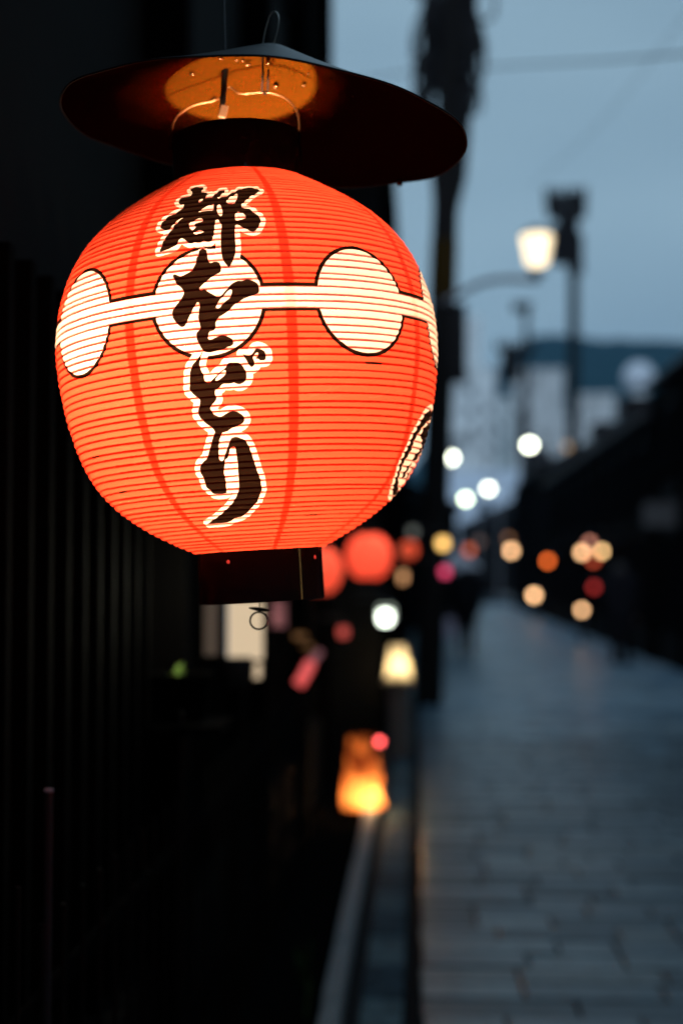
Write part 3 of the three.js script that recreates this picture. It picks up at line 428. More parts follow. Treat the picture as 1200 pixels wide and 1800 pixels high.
{
  lantern.matrixAutoUpdate = true;
  lantern.position.copy(LC);
  lantern.quaternion.setFromRotationMatrix(new THREE.Matrix4().makeBasis(LU, LAX, LVv));
  const paper = new THREE.MeshPhysicalMaterial({ map: printMap, roughness: 0.96, transmission: 0.0106, thickness: 0, specularIntensity: 0.3, emissive: C(1, 0.72, 0.42), emissiveMap: printMap, emissiveIntensity: 0.3, side: THREE.DoubleSide });
  part(lantern, 'paper_shell', paperGrid(6, 360), paper);
  const bamboo = new THREE.MeshPhysicalMaterial({ color: C(0.54, 0.1, 0.055), roughness: 0.05, transmission: 1, thickness: 0, specularIntensity: 0.2 });
  for (let k = 1; k < CELLS; k++) {
    const w = 0.00135 * range(0.85, 1.15);
    part(lantern, 'rib', ribGeo(k, w, -w * 0.6), bamboo);
  }
  const splice = std(0.03, 0.012, 0.008, 0.8);
  for (const [k, th] of [[22, -55], [16, -50], [32, 43.5], [9, 32]]) {              // dark joints where a rib's ends are tied
    const pts = []; for (let i = 0; i <= 6; i++) { const a = (th - 3 + i) * Math.PI / 180, [r, y, nr, ny] = onSkin(ribAt(k, a)), R = r - nr * 0.0008; pts.push(V(R * Math.sin(a), y - ny * 0.0008, R * Math.cos(a))); }
    part(lantern, 'rib_joint', tube(pts, 0.0016, 12, 6), splice);
  }
  const seamPaper = (r, g, b) => new THREE.MeshPhysicalMaterial({ color: C(r, g, b), roughness: 0.05, transmission: 1, thickness: 0, specularIntensity: 0, side: THREE.DoubleSide });
  const dyed = seamPaper(0.74, 0.22, 0.14), plain = seamPaper(0.86, 0.78, 0.72);                     // overlaps of the eight gores: dyed red, left plain across the band
  for (let k = 0; k < 8; k++) {
    const th = -27 + 45 * k, w = 1.45;
    for (const [a, b, m] of [[0.004, 0.3665, dyed], [0.3665, 0.3975, plain], [0.3975, ARCLEN - 0.004, dyed]]) part(lantern, 'seam_strip', skinGrid(a, b, Math.ceil((b - a) / 0.007), th - w, th + w, 4, () => -0.0032), m);
  }
  const ring = (r, y0, y1, t) => lathe([[r - t, y0], [r - 0.001, y0], [r, y0 + 0.001], [r, y1 - 0.001], [r - 0.001, y1], [r - t, y1], [r - t, y0]], 96);
  part(lantern, 'top_collar', ring(0.0915, LH - 0.004, LH + 0.068, 0.004), lacquer);
  part(lantern, 'added_baffle', lathe([[0.0868, LH - 0.004], [0.0868, LH + 0.0665]], 64), nearBlack);  // added matte sleeve, stops bulb light bouncing off the collar onto the brim
  part(lantern, 'bottom_collar', ring(0.0872, -LH - 0.071, -LH + 0.003, 0.004), lacquer);
  part(lantern, 'bottom_plate', lathe([[0, -LH - 0.066], [0.0832, -LH - 0.066], [0.0832, -LH - 0.06], [0, -LH - 0.06]], 64), blackIron);
  const holeGlow = glow(0.5, 0.03, 0.02, 1.2);
  for (const a of [-23, 66]) { const q = a * Math.PI / 180; part(lantern, 'peg_hole_glow', new THREE.SphereGeometry(0.0026, 10, 6).scale(1, 1, 0.3), holeGlow, [0.0872 * Math.sin(q), -LH - 0.014, 0.0872 * Math.cos(q)], [0, q, 0]); }  // glowing beads stand in for bulb light leaking through peg holes
  const loc = (px, py, z) => lantern.worldToLocal(at(px, py, z));
  lantern.updateMatrixWorld(true);
  part(lantern, 'bail_handle', tube([loc(299, 262, 1.98), loc(300, 236, 1.98), loc(306, 214, 1.98), loc(318, 199, 1.98), loc(342, 185, 1.98), loc(384, 174, 1.98), loc(396, 160, 1.98), loc(403, 153, 1.98), loc(411, 157, 1.98), loc(420, 164, 1.98), loc(463, 162, 1.98), loc(490, 167, 1.98), loc(508, 177, 1.98), loc(520, 192, 1.98), loc(525, 208, 1.98), loc(527, 240, 1.98)], 0.0013, 90, 8), std(0.03, 0.016, 0.006, 0.4, { metalness: 0.9 }));
  const pull = part(lantern, 'pull_wire', tube([loc(456, 1040, 1.97), loc(456, 1062, 1.97), loc(456, 1078, 1.97)], 0.0007, 6, 6), blackIron);
  const disc = part(lantern, 'wing_plate', lathe([[0, -0.0012], [0.012, -0.0008], [0.0152, 0], [0.012, 0.0008], [0, 0.0016]], 24), blackIron);
  disc.position.copy(loc(456, 1071, 1.97)); disc.rotation.set(0.12, 0, -0.26 + 0.058);
  const rg = part(lantern, 'pull_ring', new THREE.TorusGeometry(0.0118, 0.0013, 10, 40), blackIron); rg.position.copy(loc(454.5, 1091, 1.97)); rg.rotation.set(0, 0.25, 0);
  const bulbAt = V(-0.045, -0.02, 0.075);
  part(lantern, 'bulb', lathe([[0, -0.034], [0.016, -0.03], [0.028, -0.016], [0.031, 0], [0.027, 0.016], [0.017, 0.034], [0.013, 0.05]], 24), glow(1, 0.62, 0.3, 6)).position.copy(bulbAt);
  part(lantern, 'bulb_socket', lathe([[0, 0.05], [0.024, 0.05], [0.027, 0.06], [0.027, 0.11], [0.008, 0.13], [0, 0.13]], 20), nearBlack).position.copy(bulbAt).add(V(-0.024, 0, 0.004));
  const lamp = new THREE.PointLight(C(1, 0.58, 0.37), 85); lamp.name = 'bulb_light'; lamp.position.copy(bulbAt); lamp.shadow.radius = 1.5; lamp.castShadow = true; lantern.add(lamp);
}
// the metal rain hood above it
const hood = thing('lantern_hood', 'wide dark metal rain hood shaped like a shallow cone above the big red lantern', 'lantern hood', [-0.2116, 2.1598, -1.9486]);
hood.quaternion.setFromUnitVectors(V(0, 1, 0), V(0.0878, 0.9961, -0.0032).normalize());
{
  const R = 0.2805, allRows = [[0.0, 0.1195], [0.01, 0.119], [0.022, 0.1145], [0.05, 0.1015], [0.1, 0.078], [0.15, 0.0555], [0.2, 0.0335], [0.25, 0.0125], [0.272, 0.004], [R, 0]];
  function dish(off, from = 0, to = 99, seg = 120) {
    const p = [], uv = [], idx = [], rows = allRows.slice(from, to), n = rows.length;
    for (let j = 0; j < n; j++) for (let i = 0; i <= seg; i++) {
      const a = i / seg * 2 * Math.PI, r = rows[j][0], w = Math.pow(r / R, 2) * (0.0032 * Math.sin(2 * a + 0.4) + 0.0018 * Math.sin(5 * a + 1) + 0.001 * Math.sin(11 * a));
      p.push(r * Math.sin(a), rows[j][1] + w + off, r * Math.cos(a)); uv.push(0.5 + r * Math.sin(a) / 0.6, 0.5 + r * Math.cos(a) / 0.6);
    }
    for (let j = 0; j < n - 1; j++) for (let i = 0; i < seg; i++) { const a = j * (seg + 1) + i, b = a + seg + 1; idx.push(a, b, a + 1, b, b + 1, a + 1); }
    const g = new THREE.BufferGeometry(); g.setAttribute('position', new THREE.Float32BufferAttribute(p, 3)); g.setAttribute('uv', new THREE.Float32BufferAttribute(uv, 2)); g.setIndex(idx); g.computeVertexNormals(); return g;
  }
  const blobs = []; for (let i = 0; i < 46; i++) { const a = range(0, 6.283), r = 0.03 + 0.2 * Math.pow(rnd(), 1.6); blobs.push([0.5 + r * Math.cos(a), 0.5 + r * Math.sin(a), range(0.004, 0.016), range(0.5, 1.6), range(0, 3.1)]); }
  const hammered = noiseTex(512, 512, (u, v) => {
    let h = 0.4 + 0.32 * fbm(u * 14, v * 14, 4, 4) + 0.1 * fbm(u * 60, v * 60, 1, 2);
    for (const [x, y, r, e, t] of blobs) { const dx = u - x, dy = v - y; if (Math.abs(dx) > 0.04 || Math.abs(dy) > 0.04) continue; const c = Math.cos(t), s = Math.sin(t), q = Math.hypot((dx * c + dy * s) * e, (dy * c - dx * s) / e) / r; if (q < 1) h += 0.5 * (1 - q * q); }
    return h;
  });
  part(hood, 'hood_shell', dish(0.0012), std(0.03, 0.033, 0.036, 0.4, { bumpMap: bumpy, bumpScale: 0.001, side: THREE.DoubleSide }));
  part(hood, 'hood_lining', dish(-0.0006), new THREE.MeshPhysicalMaterial({ color: C(0.0039, 0.0014, 0.0001), roughness: 0.34, specularIntensity: 0, specularColor: C(1, 0.45, 0.12), bumpMap: hammered, bumpScale: 0.003, side: THREE.DoubleSide }));
  const dripMat = new THREE.MeshPhysicalMaterial({ color: C(0.004, 0.002, 0.0005), roughness: 0.22, specularIntensity: 0.5, specularColor: C(1, 0.6, 0.3) });
  for (let i = 0; i < 30; i++) {                            // hardened drips of old paint inside the peak
    const a = range(0, 6.283), r = range(0.02, 0.125), y = 0.1195 - r * 0.43, m = part(hood, 'paint_drip', new THREE.SphereGeometry(1, 10, 8), dripMat, [r * Math.sin(a), y - 0.0035, r * Math.cos(a)], [0.4 * Math.cos(a), a, 0]);
    m.scale.set(range(0.0012, 0.0045), range(0.0015, 0.003), range(0.0012, 0.006));
  }
  const rim = []; for (let i = 0; i < 72; i++) { const a = i / 72 * 2 * Math.PI, w = 0.0032 * Math.sin(2 * a + 0.4) + 0.0018 * Math.sin(5 * a + 1) + 0.001 * Math.sin(11 * a); rim.push(V(R * Math.sin(a), w, R * Math.cos(a))); }
  part(hood, 'rolled_rim', tube(rim, 0.0014, 200, 6, true), matte(0.007, 0.01, 0.013, 0.6));
  hood.updateMatrixWorld(true);
  const nub = hood.worldToLocal(at(752, 303, 2.2));
  const flat = Math.hypot(nub.x, nub.z); part(hood, 'rim_lug', rbox(0.008, 0.006, 0.008, 0.0015), blackIron, [nub.x / flat * (R - 0.003), -0.004, nub.z / flat * (R - 0.003)]);
}
const hook = thing('wire_hook', 'thin bent steel wire loop rising through the peak of the lantern hood', 'wire hook', at(474, 120, 1.955).toArray());
{
  hook.updateMatrixWorld(true);
  const h = (px, py, z = 1.955) => hook.worldToLocal(at(px, py, z));
  part(hook, 'loop', tube([h(461, 84), h(465, 60), h(470, 40), h(475, 26), h(480, 20.5), h(486, 22), h(489.5, 30), h(488, 50), h(483, 70), h(480, 86)], 0.0009, 60, 8), std(0.5, 0.48, 0.44, 0.3, { metalness: 1 }));
  part(hook, 'shank', tube([h(462, 78), h(462, 110), h(461.5, 140), h(462, 163, 1.975), h(467, 165, 1.975), h(470, 160, 1.975), h(471, 140), h(472, 122)], 0.0015, 40, 8), nearBlack);
  part(hook, 'hanging_chain', tube([h(482, 22), h(484, -60), h(486, -140)], 0.0008, 6, 6), blackIron);
}
const cord = thing('electric_cord', 'thin dark electric cord dropping through the hood into the lantern neck', 'electric cord', at(395, 150, 1.975).toArray());
{
  cord.updateMatrixWorld(true);
  const h = (px, py, z = 1.975) => cord.worldToLocal(at(px, py, z));
  part(cord, 'cable', tube([h(392, -160), h(393.5, -40), h(395, 40), h(397, 110)], 0.00095, 20, 8), std(0.16, 0.16, 0.17, 0.5));
  part(cord, 'sleeve', tube([h(397, 92), h(395, 130), h(393, 160), h(391, 200), h(394, 232)], 0.0042, 20, 10), nearBlack);
  part(cord, 'tape_end', rbox(0.0105, 0.018, 0.0022, 0.0006), std(0.03, 0.015, 0.005, 0.5)).position.copy(h(393, 196, 1.966));
  cord.children[2].rotation.z = -0.25;
}
const bracket = thing('iron_bracket', 'black iron arm on the house wall carrying the big lantern', 'bracket', [-0.75, 2.68, -1.96]);
part(bracket, 'arm', rbox(0.95, 0.03, 0.03, 0.004, 0.46, 0, 0), blackIron); part(bracket, 'brace', tube([[0, -0.3, 0], [0.25, -0.22, 0], [0.5, -0.02, 0]], 0.01, 20, 8), blackIron); part(bracket, 'wall_plate', rbox(0.02, 0.45, 0.08, 0.004, 0, -0.12, 0), blackIron);
// ------------------------------------------------------------------ lamps of the street
const redPaper = noiseTex(64, 128, (u, v) => { const k = 0.9 + 0.25 * fbm(u * 6, v * 6, 1, 3), r = Math.abs(Math.sin(v * Math.PI * 18)) < 0.25 ? 0.72 : 1; return [k * r, k * r, k * r]; }, true);
function smallLantern(label, px, py, z, r, col, k, light, group) {
  const c = at(px, py, z), t = thing('red_lantern', label, 'lantern', c.toArray(), 0, group);
  const body = []; for (let i = 0; i <= 24; i++) { const q = -1 + 2 * i / 24; body.push([r * (Math.sqrt(1 - 0.83 * q * q)), q * r * 0.98]); }
  part(t, 'paper_shell', lathe(body, 28), new THREE.MeshPhysicalMaterial({ color: C(0.7, 0.12, 0.08), roughness: 0.95, transmission: 0.35, thickness: 0, specularIntensity: 0.2, emissive: C(...col), emissiveIntensity: k * 0.4, emissiveMap: redPaper, side: THREE.DoubleSide }));
  for (const s of [-1, 1]) part(t, 'collar', lathe([[r * 0.3, s * r * 0.98 - r * 0.09], [r * 0.46, s * r * 0.98 - r * 0.09], [r * 0.46, s * r * 0.98 + r * 0.09], [r * 0.3, s * r * 0.98 + r * 0.09]], 20), lacquer);
  part(t, 'hanger', tube([[0, r * 1.15, 0], [0.01, r * 1.8, 0], [0, r * 2.6, 0]], 0.004, 8, 6), blackIron);
  if (light) { const p = new THREE.PointLight(C(1, 0.6, 0.4), light); p.name = 'red_lantern_light'; p.position.set(0.02, r * 0.35, 0.02); p.shadow.radius = 1; p.castShadow = true; t.add(p); }
  return t;
}
const hot = [1, 0.13, 0.06];
smallLantern('red paper lantern peeking out behind the black bottom collar of the big lantern', 560, 1003, 9.0, 0.15, hot, 1.5, 0.16);
smallLantern('broad glowing red paper lantern under the big one, largest of the cluster beside the pole', 648, 978, 9.6, 0.155, hot, 1.7, 0.18);
smallLantern('small pinkish red lantern overlapping the broad red one', 687, 970, 19, 0.13, [1, 0.36, 0.24], 3.4, 0.08);
smallLantern('small orange red lantern closest to the utility pole', 718, 967, 21, 0.12, [1, 0.16, 0.06], 2.2, 0.03);
// a wall lamp: bracket, cap and a glowing body
function wallLamp(label, px, py, z, r, col, k, kind = 'wall_lamp') {
  const c = at(px, py, z), t = thing(kind, label, 'lamp', c.toArray());
  part(t, 'lamp_body', lathe([[0, -r * 1.1], [r * 0.7, -r * 1.05], [r, -r * 0.6], [r, r * 0.6], [r * 0.75, r * 1.0], [0, r * 1.05]], 18), glow(...col, k));
  part(t, 'lamp_cap', lathe([[r * 1.15, r * 1.0], [r * 1.2, r * 1.1], [r * 0.3, r * 1.5], [0, r * 1.55]], 16), blackIron);
  if (c.y > 1.1) part(t, 'bracket', tube([[0, r * 1.5, 0], [0, r * 2.6, 0], [c.x > 2 ? 0.25 : -0.25, r * 3, 0]], 0.012, 10, 6), blackIron);
  else part(t, 'stand', new THREE.CylinderGeometry(0.03, 0.05, Math.max(0.05, c.y - r * 1.1), 10).translate(0, -r * 1.1 - Math.max(0.05, c.y - r * 1.1) / 2, 0), blackIron);
  return t;
}
const cream = [1, 0.55, 0.26], amber = [1, 0.42, 0.1];
wallLamp('dim amber lamp below the orange red lantern beside the pole', 705, 1014, 18, 0.062, [0.5, 0.24, 0.1], 2.62);
wallLamp('very dim grey lamp in the shadow under the rim of the big lantern', 725, 935, 30, 0.081, [0.3, 0.32, 0.28], 0.61);
wallLamp('bright white globe lamp low beside the foot of the utility pole', 677, 1085, 11.7, 0.052, [0.9, 1, 0.84], 7, 'globe_lamp');
wallLamp('dimmer globe lamp just behind the bright white one', 678, 1079, 12.0, 0.07, [0.42, 0.5, 0.4], 1.22, 'globe_lamp');
wallLamp('yellow lamp above the umbrella beside the utility pole', 778, 955, 15, 0.05, [0.9, 0.52, 0.14], 3.4);
wallLamp('dull red lamp just above and behind the umbrella', 824, 967, 40, 0.099, [0.5, 0.09, 0.03], 2.62);
wallLamp('faint brown lamp in the dark over the umbrella', 842, 952, 40, 0.099, [0.12, 0.07, 0.05], 1.05);
wallLamp('pinkish red lamp glowing at the edge of the umbrella', 782, 1005, 15.6, 0.045, [0.8, 0.06, 0.16], 1.9);
wallLamp('dim brown lamp behind a cream one at the far end of the dark row', 893, 946, 62, 0.109, [0.3, 0.12, 0.03], 1.96);
wallLamp('cream lamp at the far end of the dark row, brightest there', 898, 968, 56, 0.119, cream, 7.44);
wallLamp('cream lamp standing low on the road edge', 938, 1046, 43, 0.094, cream, 7.88);
wallLamp('deep orange lamp alone between two cream lamps', 962, 986, 39, 0.074, [1, 0.16, 0.015], 5.69);
wallLamp('cream lamp, first of the clustered three across the street', 1022, 971, 31, 0.067, cream, 7.0);
wallLamp('pink lamp topping the clustered three across the street', 1036, 954, 32, 0.062, [0.8, 0.3, 0.2], 3.5);
wallLamp('yellowish cream lamp, outermost of the clustered three across the street', 1057, 969, 28, 0.054, [1, 0.6, 0.25], 7.0);
wallLamp('small orange red lamp tucked beneath the clustered three', 1042, 986, 30, 0.056, [0.7, 0.08, 0.02], 2.8);
wallLamp('dark red lamp below the clustered three', 1043, 1032, 29.5, 0.062, [0.35, 0.012, 0.006], 3.32);
wallLamp('cream lamp lowest on the wall across the street', 1022, 1072, 30, 0.059, cream, 6.56);
wallLamp('faint amber lamp high on the roofs under the tall pole', 996, 785, 43, 0.093, [0.5, 0.3, 0.12], 1.22);

// paper stand lamps
function standLamp(label, px, pyBase, z, w, h, opts) {
  const b = at(px, pyBase, z), t = thing('paper_stand_lamp', label, 'lamp', [b.x, b.y, b.z], 0.3);
  const sheet = (w0, w1, y0, y1) => { const g = new THREE.CylinderGeometry(w1 * 0.707, w0 * 0.707, y1 - y0, 4 * 6, 14, true).rotateY(Math.PI / 4); g.translate(0, (y0 + y1) / 2, 0); const p = g.attributes.position; for (let i = 0; i < p.count; i++) { const x = p.getX(i), y = p.getY(i), z = p.getZ(i), k = 1 + 0.16 * (opts.rumple ?? 0) * noise3.noise(x * 16 + 3, y * 11, z * 16); p.setXYZ(i, x * k, y + 0.01 * (opts.rumple ?? 0) * noise3.noise(x * 20, y * 20, z * 20 + 7), z * k); } g.computeVertexNormals(); return g; };
  part(t, 'paper_shade', sheet(w, w * opts.taper, 0.02, h), opts.mat);
  for (const [sx, sz] of [[-1, -1], [-1, 1], [1, -1], [1, 1]]) part(t, 'frame_post', tube([[sx * w / 2 * 1.01, 0, sz * w / 2 * 1.01], [sx * w * opts.taper / 2 * 1.01, h + 0.005, sz * w * opts.taper / 2 * 1.01]], 0.004, 4, 6), darkWood);
  part(t, 'base', rbox(w * 1.08, 0.022, w * 1.08, 0.004, 0, 0.008, 0), darkWood);
  part(t, 'top_frame', merged([-1, 1].flatMap((s) => [box(w * opts.taper, 0.008, 0.008, 0, h, s * w * opts.taper / 2), box(0.008, 0.008, w * opts.taper, s * w * opts.taper / 2, h + 0.001, 0)])), darkWood);
  if (opts.stand) part(t, 'stand', merged([rbox(w * 1.5, 0.03, w * 1.5, 0.006, 0, -0.018, 0), box(w * 0.9, b.y - 0.03, w * 0.9, 0, -0.033 - (b.y - 0.03) / 2, 0)]), opts.standMat);
  part(t, 'bulb', new THREE.SphereGeometry(0.014, 12, 8), glow(1, 0.7, 0.35, 8), opts.bulb);
  const p = new THREE.PointLight(C(...opts.col), opts.I); p.name = 'stand_lamp_light'; p.position.set(...opts.bulb); p.castShadow = true; p.shadow.radius = 0.6; t.add(p);
  return t;
}
const leafPaper = noiseTex(256, 256, (u, v) => { const n = fbm(u * 5, v * 4, 3, 4), k = v > 0.45 ? 0.5 + 2.4 * n * (v - 0.2) : 0.8 + 0.6 * n; const c = Math.max(0.12, Math.min(1, k)); return [Math.min(1, c + 0.15), c * 0.85, c * 0.55]; }, true);
standLamp('orange paper lamp with a mottled shade glowing on the ground at the kerb', 637, 1424, 9.0, 0.185, 0.46, { taper: 0.66, rumple: 1, bulb: [0.04, 0.1, 0.045], col: [1, 0.58, 0.26], I: 0.5, mat: new THREE.MeshPhysicalMaterial({ map: leafPaper, roughness: 0.95, transmission: 0.4, thickness: 0, specularIntensity: 0.2, emissive: C(1, 0.38, 0.06), emissiveMap: leafPaper, emissiveIntensity: 0.55, side: THREE.DoubleSide }) });
standLamp('pale yellow paper lamp on a low wooden stand beside the utility pole', 700, 1196, 11.8, 0.155, 0.29, { taper: 0.58, bulb: [0.01, 0.12, 0.01], col: [1, 0.72, 0.36], I: 0.2, stand: true, standMat: std(0.12, 0.1, 0.085, 0.8), mat: new THREE.MeshPhysicalMaterial({ color: C(0.85, 0.8, 0.65), roughness: 0.95, transmission: 0.5, thickness: 0, specularIntensity: 0.2, emissive: C(1, 0.7, 0.34), emissiveIntensity: 0.5, side: THREE.DoubleSide }) });
wallLamp('small red lamp just above the orange paper lamp', 667, 1303, 9.3, 0.018, [1, 0.09, 0.09], 8.75, 'marker_lamp');

// ------------------------------------------------------------------ shop front seen under the big lantern
{
  const c = at(431, 1106, 5.2), t = thing('sign_box', 'cream lit sign box on the dark shop front under the bottom collar', 'sign', c.toArray());
  part(t, 'panel', rbox(0.13, 0.22, 0.03, 0.004), glow(0.66, 0.5, 0.32, 1.0)); part(t, 'edge_panel', rbox(0.02, 0.22, 0.035, 0.003, -0.071, 0, 0), glow(0.42, 0.5, 0.62, 0.7));
  for (const y of [-0.116, 0.116]) part(t, 'frame', box(0.17, 0.012, 0.045, 0, y, 0), darkWood);
}
{ const c = at(447, 1172, 5.6), t = thing('menu_lamp', 'small warm lit menu box below the cream sign box', 'lamp', c.toArray()); part(t, 'panel', rbox(0.05, 0.09, 0.03, 0.004), glow(0.7, 0.52, 0.33, 1.0)); part(t, 'frame', box(0.06, 0.01, 0.04, 0, 0.05, 0), darkWood); }
{ const c = at(418, 1178, 5.2), t = thing('round_pot', 'dark round pot in front of the lit menu box', 'pot', c.toArray()); part(t, 'bowl', lathe([[0, -0.07], [0.04, -0.07], [0.06, -0.02], [0.062, 0.03], [0.05, 0.05], [0.042, 0.05], [0.05, 0.02], [0, -0.05]], 24), rubber); part(t, 'foot', new THREE.CylinderGeometry(0.03, 0.036, c.y - 0.07, 14).translate(0, -0.07 - (c.y - 0.07) / 2, 0), darkWood); }
{
  const c = at(479, 1078, 6.6), t = thing('shop_curtain', 'short pink shop curtain beside the cream sign box', 'curtain', c.toArray());
  const g = new THREE.PlaneGeometry(0.13, 0.13, 20, 6), p = g.attributes.position; for (let i = 0; i < p.count; i++) p.setZ(i, 0.008 * Math.sin(p.getX(i) * 120));
  g.computeVertexNormals(); part(t, 'cloth', g, new THREE.MeshPhysicalMaterial({ color: C(0.6, 0.3, 0.32), roughness: 0.95, transmission: 0.5, thickness: 0, side: THREE.DoubleSide }));
  part(t, 'rod', tube([[-0.08, 0.068, 0], [0.08, 0.068, 0]], 0.004, 4, 6), darkWood);
  part(t, 'bulb', new THREE.SphereGeometry(0.02, 12, 8), glow(1, 0.7, 0.6, 5), [0.01, -0.02, -0.09]);
  const l = new THREE.PointLight(C(1, 0.72, 0.66), 0.028); l.name = 'curtain_light'; l.position.set(0.01, -0.02, -0.09); l.castShadow = true; t.add(l);
}
{ const c = at(367, 1098, 4.6), t = thing('door_panel', 'faint brown lit sliding door panel at the shop entrance', 'door', c.toArray()); part(t, 'pane', rbox(0.06, 0.2, 0.02, 0.003), glow(0.03, 0.013, 0.005, 1)); for (const y of [-0.105, 0.105]) part(t, 'frame', box(0.07, 0.012, 0.03, 0, y, 0), darkWood); }
for (const [px, py, w, h, lab] of [[527, 1118, 0.07, 0.03, 'upper dim amber lit shelf slot at the shop front'], [540, 1136, 0.06, 0.025, 'lower dim amber lit shelf slot at the shop front']]) { const c = at(px, py, 7.6), t = thing('lit_slot', lab, 'window', c.toArray()); part(t, 'pane', rbox(w, h, 0.02, 0.003), glow(0.14, 0.06, 0.015, 1)); part(t, 'frame', box(w + 0.02, 0.012, 0.03, 0, h / 2 + 0.006, 0), darkWood); }
{
  const c = at(524, 1193, 7.0), t = thing('folded_umbrella', 'red folded umbrella given its own glow, with a pink tip, leaning at the shop front', 'umbrella', c.toArray());
  const tip = at(562, 1146, 7.15).sub(c);
  part(t, 'glowing_cloth', tube([[0, -0.03, 0], [0.02, 0.0, 0], tip.clone().multiplyScalar(0.55).toArray()], 0.027, 14, 12), glow(0.9, 0.1, 0.09, 0.9));  // no lamp here: the cloth is given its own glow
  part(t, 'glowing_tip', tube([tip.clone().multiplyScalar(0.55).toArray(), tip.toArray()], 0.018, 8, 10), glow(0.3, 0.09, 0.1, 0.6));  // tip given a weaker glow of its own
  part(t, 'handle', tube([[0, -0.03, 0], [-0.03, -0.12, 0], [-0.05, -0.13, 0], [-0.055, -0.1, 0]], 0.006, 16, 8), darkWood);
}
wallLamp('dim red lamp low on the shop front beneath the broad red lantern', 603, 1111, 10, 0.034, [0.4, 0.045, 0.035], 1.57);
// ------------------------------------------------------------------ plants
function leafGeo(len, w) { const s = new THREE.Shape(); s.moveTo(0, 0); s.quadraticCurveTo(w, len * 0.45, 0, len); s.quadraticCurveTo(-w, len * 0.45, 0, 0); const g = new THREE.ShapeGeometry(s, 6), p = g.attributes.position; for (let i = 0; i < p.count; i++) { const y = p.getY(i); p.setZ(i, -0.35 * y * y / len + 0.1 * Math.abs(p.getX(i))); } g.computeVertexNormals(); return g; }
const leafG = leafGeo(0.13, 0.03), leafMat = std(0.06, 0.12, 0.03, 0.6, { side: THREE.DoubleSide }), leafDark = matte(0.015, 0.035, 0.012, 0.8, { side: THREE.DoubleSide }), leafLime = new THREE.MeshStandardMaterial({ color: C(0.22, 0.36, 0.08), roughness: 0.6, side: THREE.DoubleSide });
function plant(label, pos, n, mat, scale, pot) {
  const t = thing('potted_plant', label, 'plant', pos);
  if (pot) part(t, 'pot', lathe([[0, 0], [0.07, 0], [0.09, 0.12], [0.1, 0.125], [0.085, 0.125], [0.08, 0.1], [0, 0.1]], 20), nearBlack);
  part(t, 'stem', tube([[0, pot ? 0.09 : 0, 0], [0.01, 0.2 * scale, 0.01], [0.0, 0.34 * scale, 0]], 0.004, 8, 6), leafMat);
  for (let i = 0; i < n; i++) { const m = part(t, 'leaf', leafG, mat, [0, (0.12 + 0.22 * rnd()) * scale, 0], [range(0.3, 1.2), 0, 0]); m.rotation.order = 'YXZ'; m.rotation.y = i * 2.4 + rnd(); m.scale.setScalar(scale * range(0.7, 1.2)); }
  return t;
}
plant('small dark fern growing at the foot of the pale kerb stone', [-0.39, 0.0, -4.95], 22, leafDark, 0.6, false);
{
  const c = at(312, 1186, 3.72), t = plant('lime green potted plant under the big lantern, lit by an added bulb', [c.x, c.y - 0.12, c.z], 16, leafLime, 0.36, true);
  part(t, 'plant_shelf', box(0.26, 0.02, 0.26, 0, -0.012, 0), nearBlack); part(t, 'shelf_leg', box(0.04, c.y - 0.14, 0.04, 0, -0.022 - (c.y - 0.14) / 2, 0), nearBlack);
  part(t, 'added_bulb', new THREE.SphereGeometry(0.012, 10, 8), glow(1, 0.95, 0.7, 4), [0.11, 0.36, 0.1]);  // invented bulb, hidden behind the collar, added to brighten the leaves
  const l = new THREE.PointLight(C(1, 0.95, 0.7), 0.4); l.name = 'added_plant_light'; l.position.set(0.11, 0.36, 0.1); l.castShadow = true; t.add(l);
}

// ------------------------------------------------------------------ people
function blend(bones, k) {                                   // smooth union of tapered capsules
  return (x, y, z) => {
    let s = 0;
    for (const [ax, ay, az, ra, bx, by, bz, rb] of bones) {
      const dx = bx - ax, dy = by - ay, dz = bz - az, q = dx * dx + dy * dy + dz * dz;
      let t = q ? ((x - ax) * dx + (y - ay) * dy + (z - az) * dz) / q : 0; t = t < 0 ? 0 : t > 1 ? 1 : t;
      const d = Math.hypot(x - ax - dx * t, y - ay - dy * t, z - az - dz * t) - (ra + (rb - ra) * t);
      s += Math.exp(-d / k);
    }
    return -k * Math.log(s + 1e-30);
  };
}
function fieldMesh(f, c, half, n, limit = () => -1) {
  const mc = new MarchingCubes(n, new THREE.MeshStandardMaterial(), false, false, 60000); mc.isolation = 0;
  for (let k = 0; k < n; k++) for (let j = 0; j < n; j++) for (let i = 0; i < n; i++) { const x = c[0] + (i - n / 2) / (n / 2) * half, y = c[1] + (j - n / 2) / (n / 2) * half, z = c[2] + (k - n / 2) / (n / 2) * half; mc.field[k * n * n + j * n + i] = -Math.max(f(x, y, z), limit(x, y, z)); }
  mc.update();
  const g = new THREE.BufferGeometry(), N = mc.count ?? mc.geometry.drawRange.count;
  g.setAttribute('position', new THREE.BufferAttribute(mc.positionArray.slice(0, N * 3).map((v, i) => v * half + c[i % 3]), 3));
  const m = mergeVertices(g, 1e-4); m.computeVertexNormals(); return m;
}
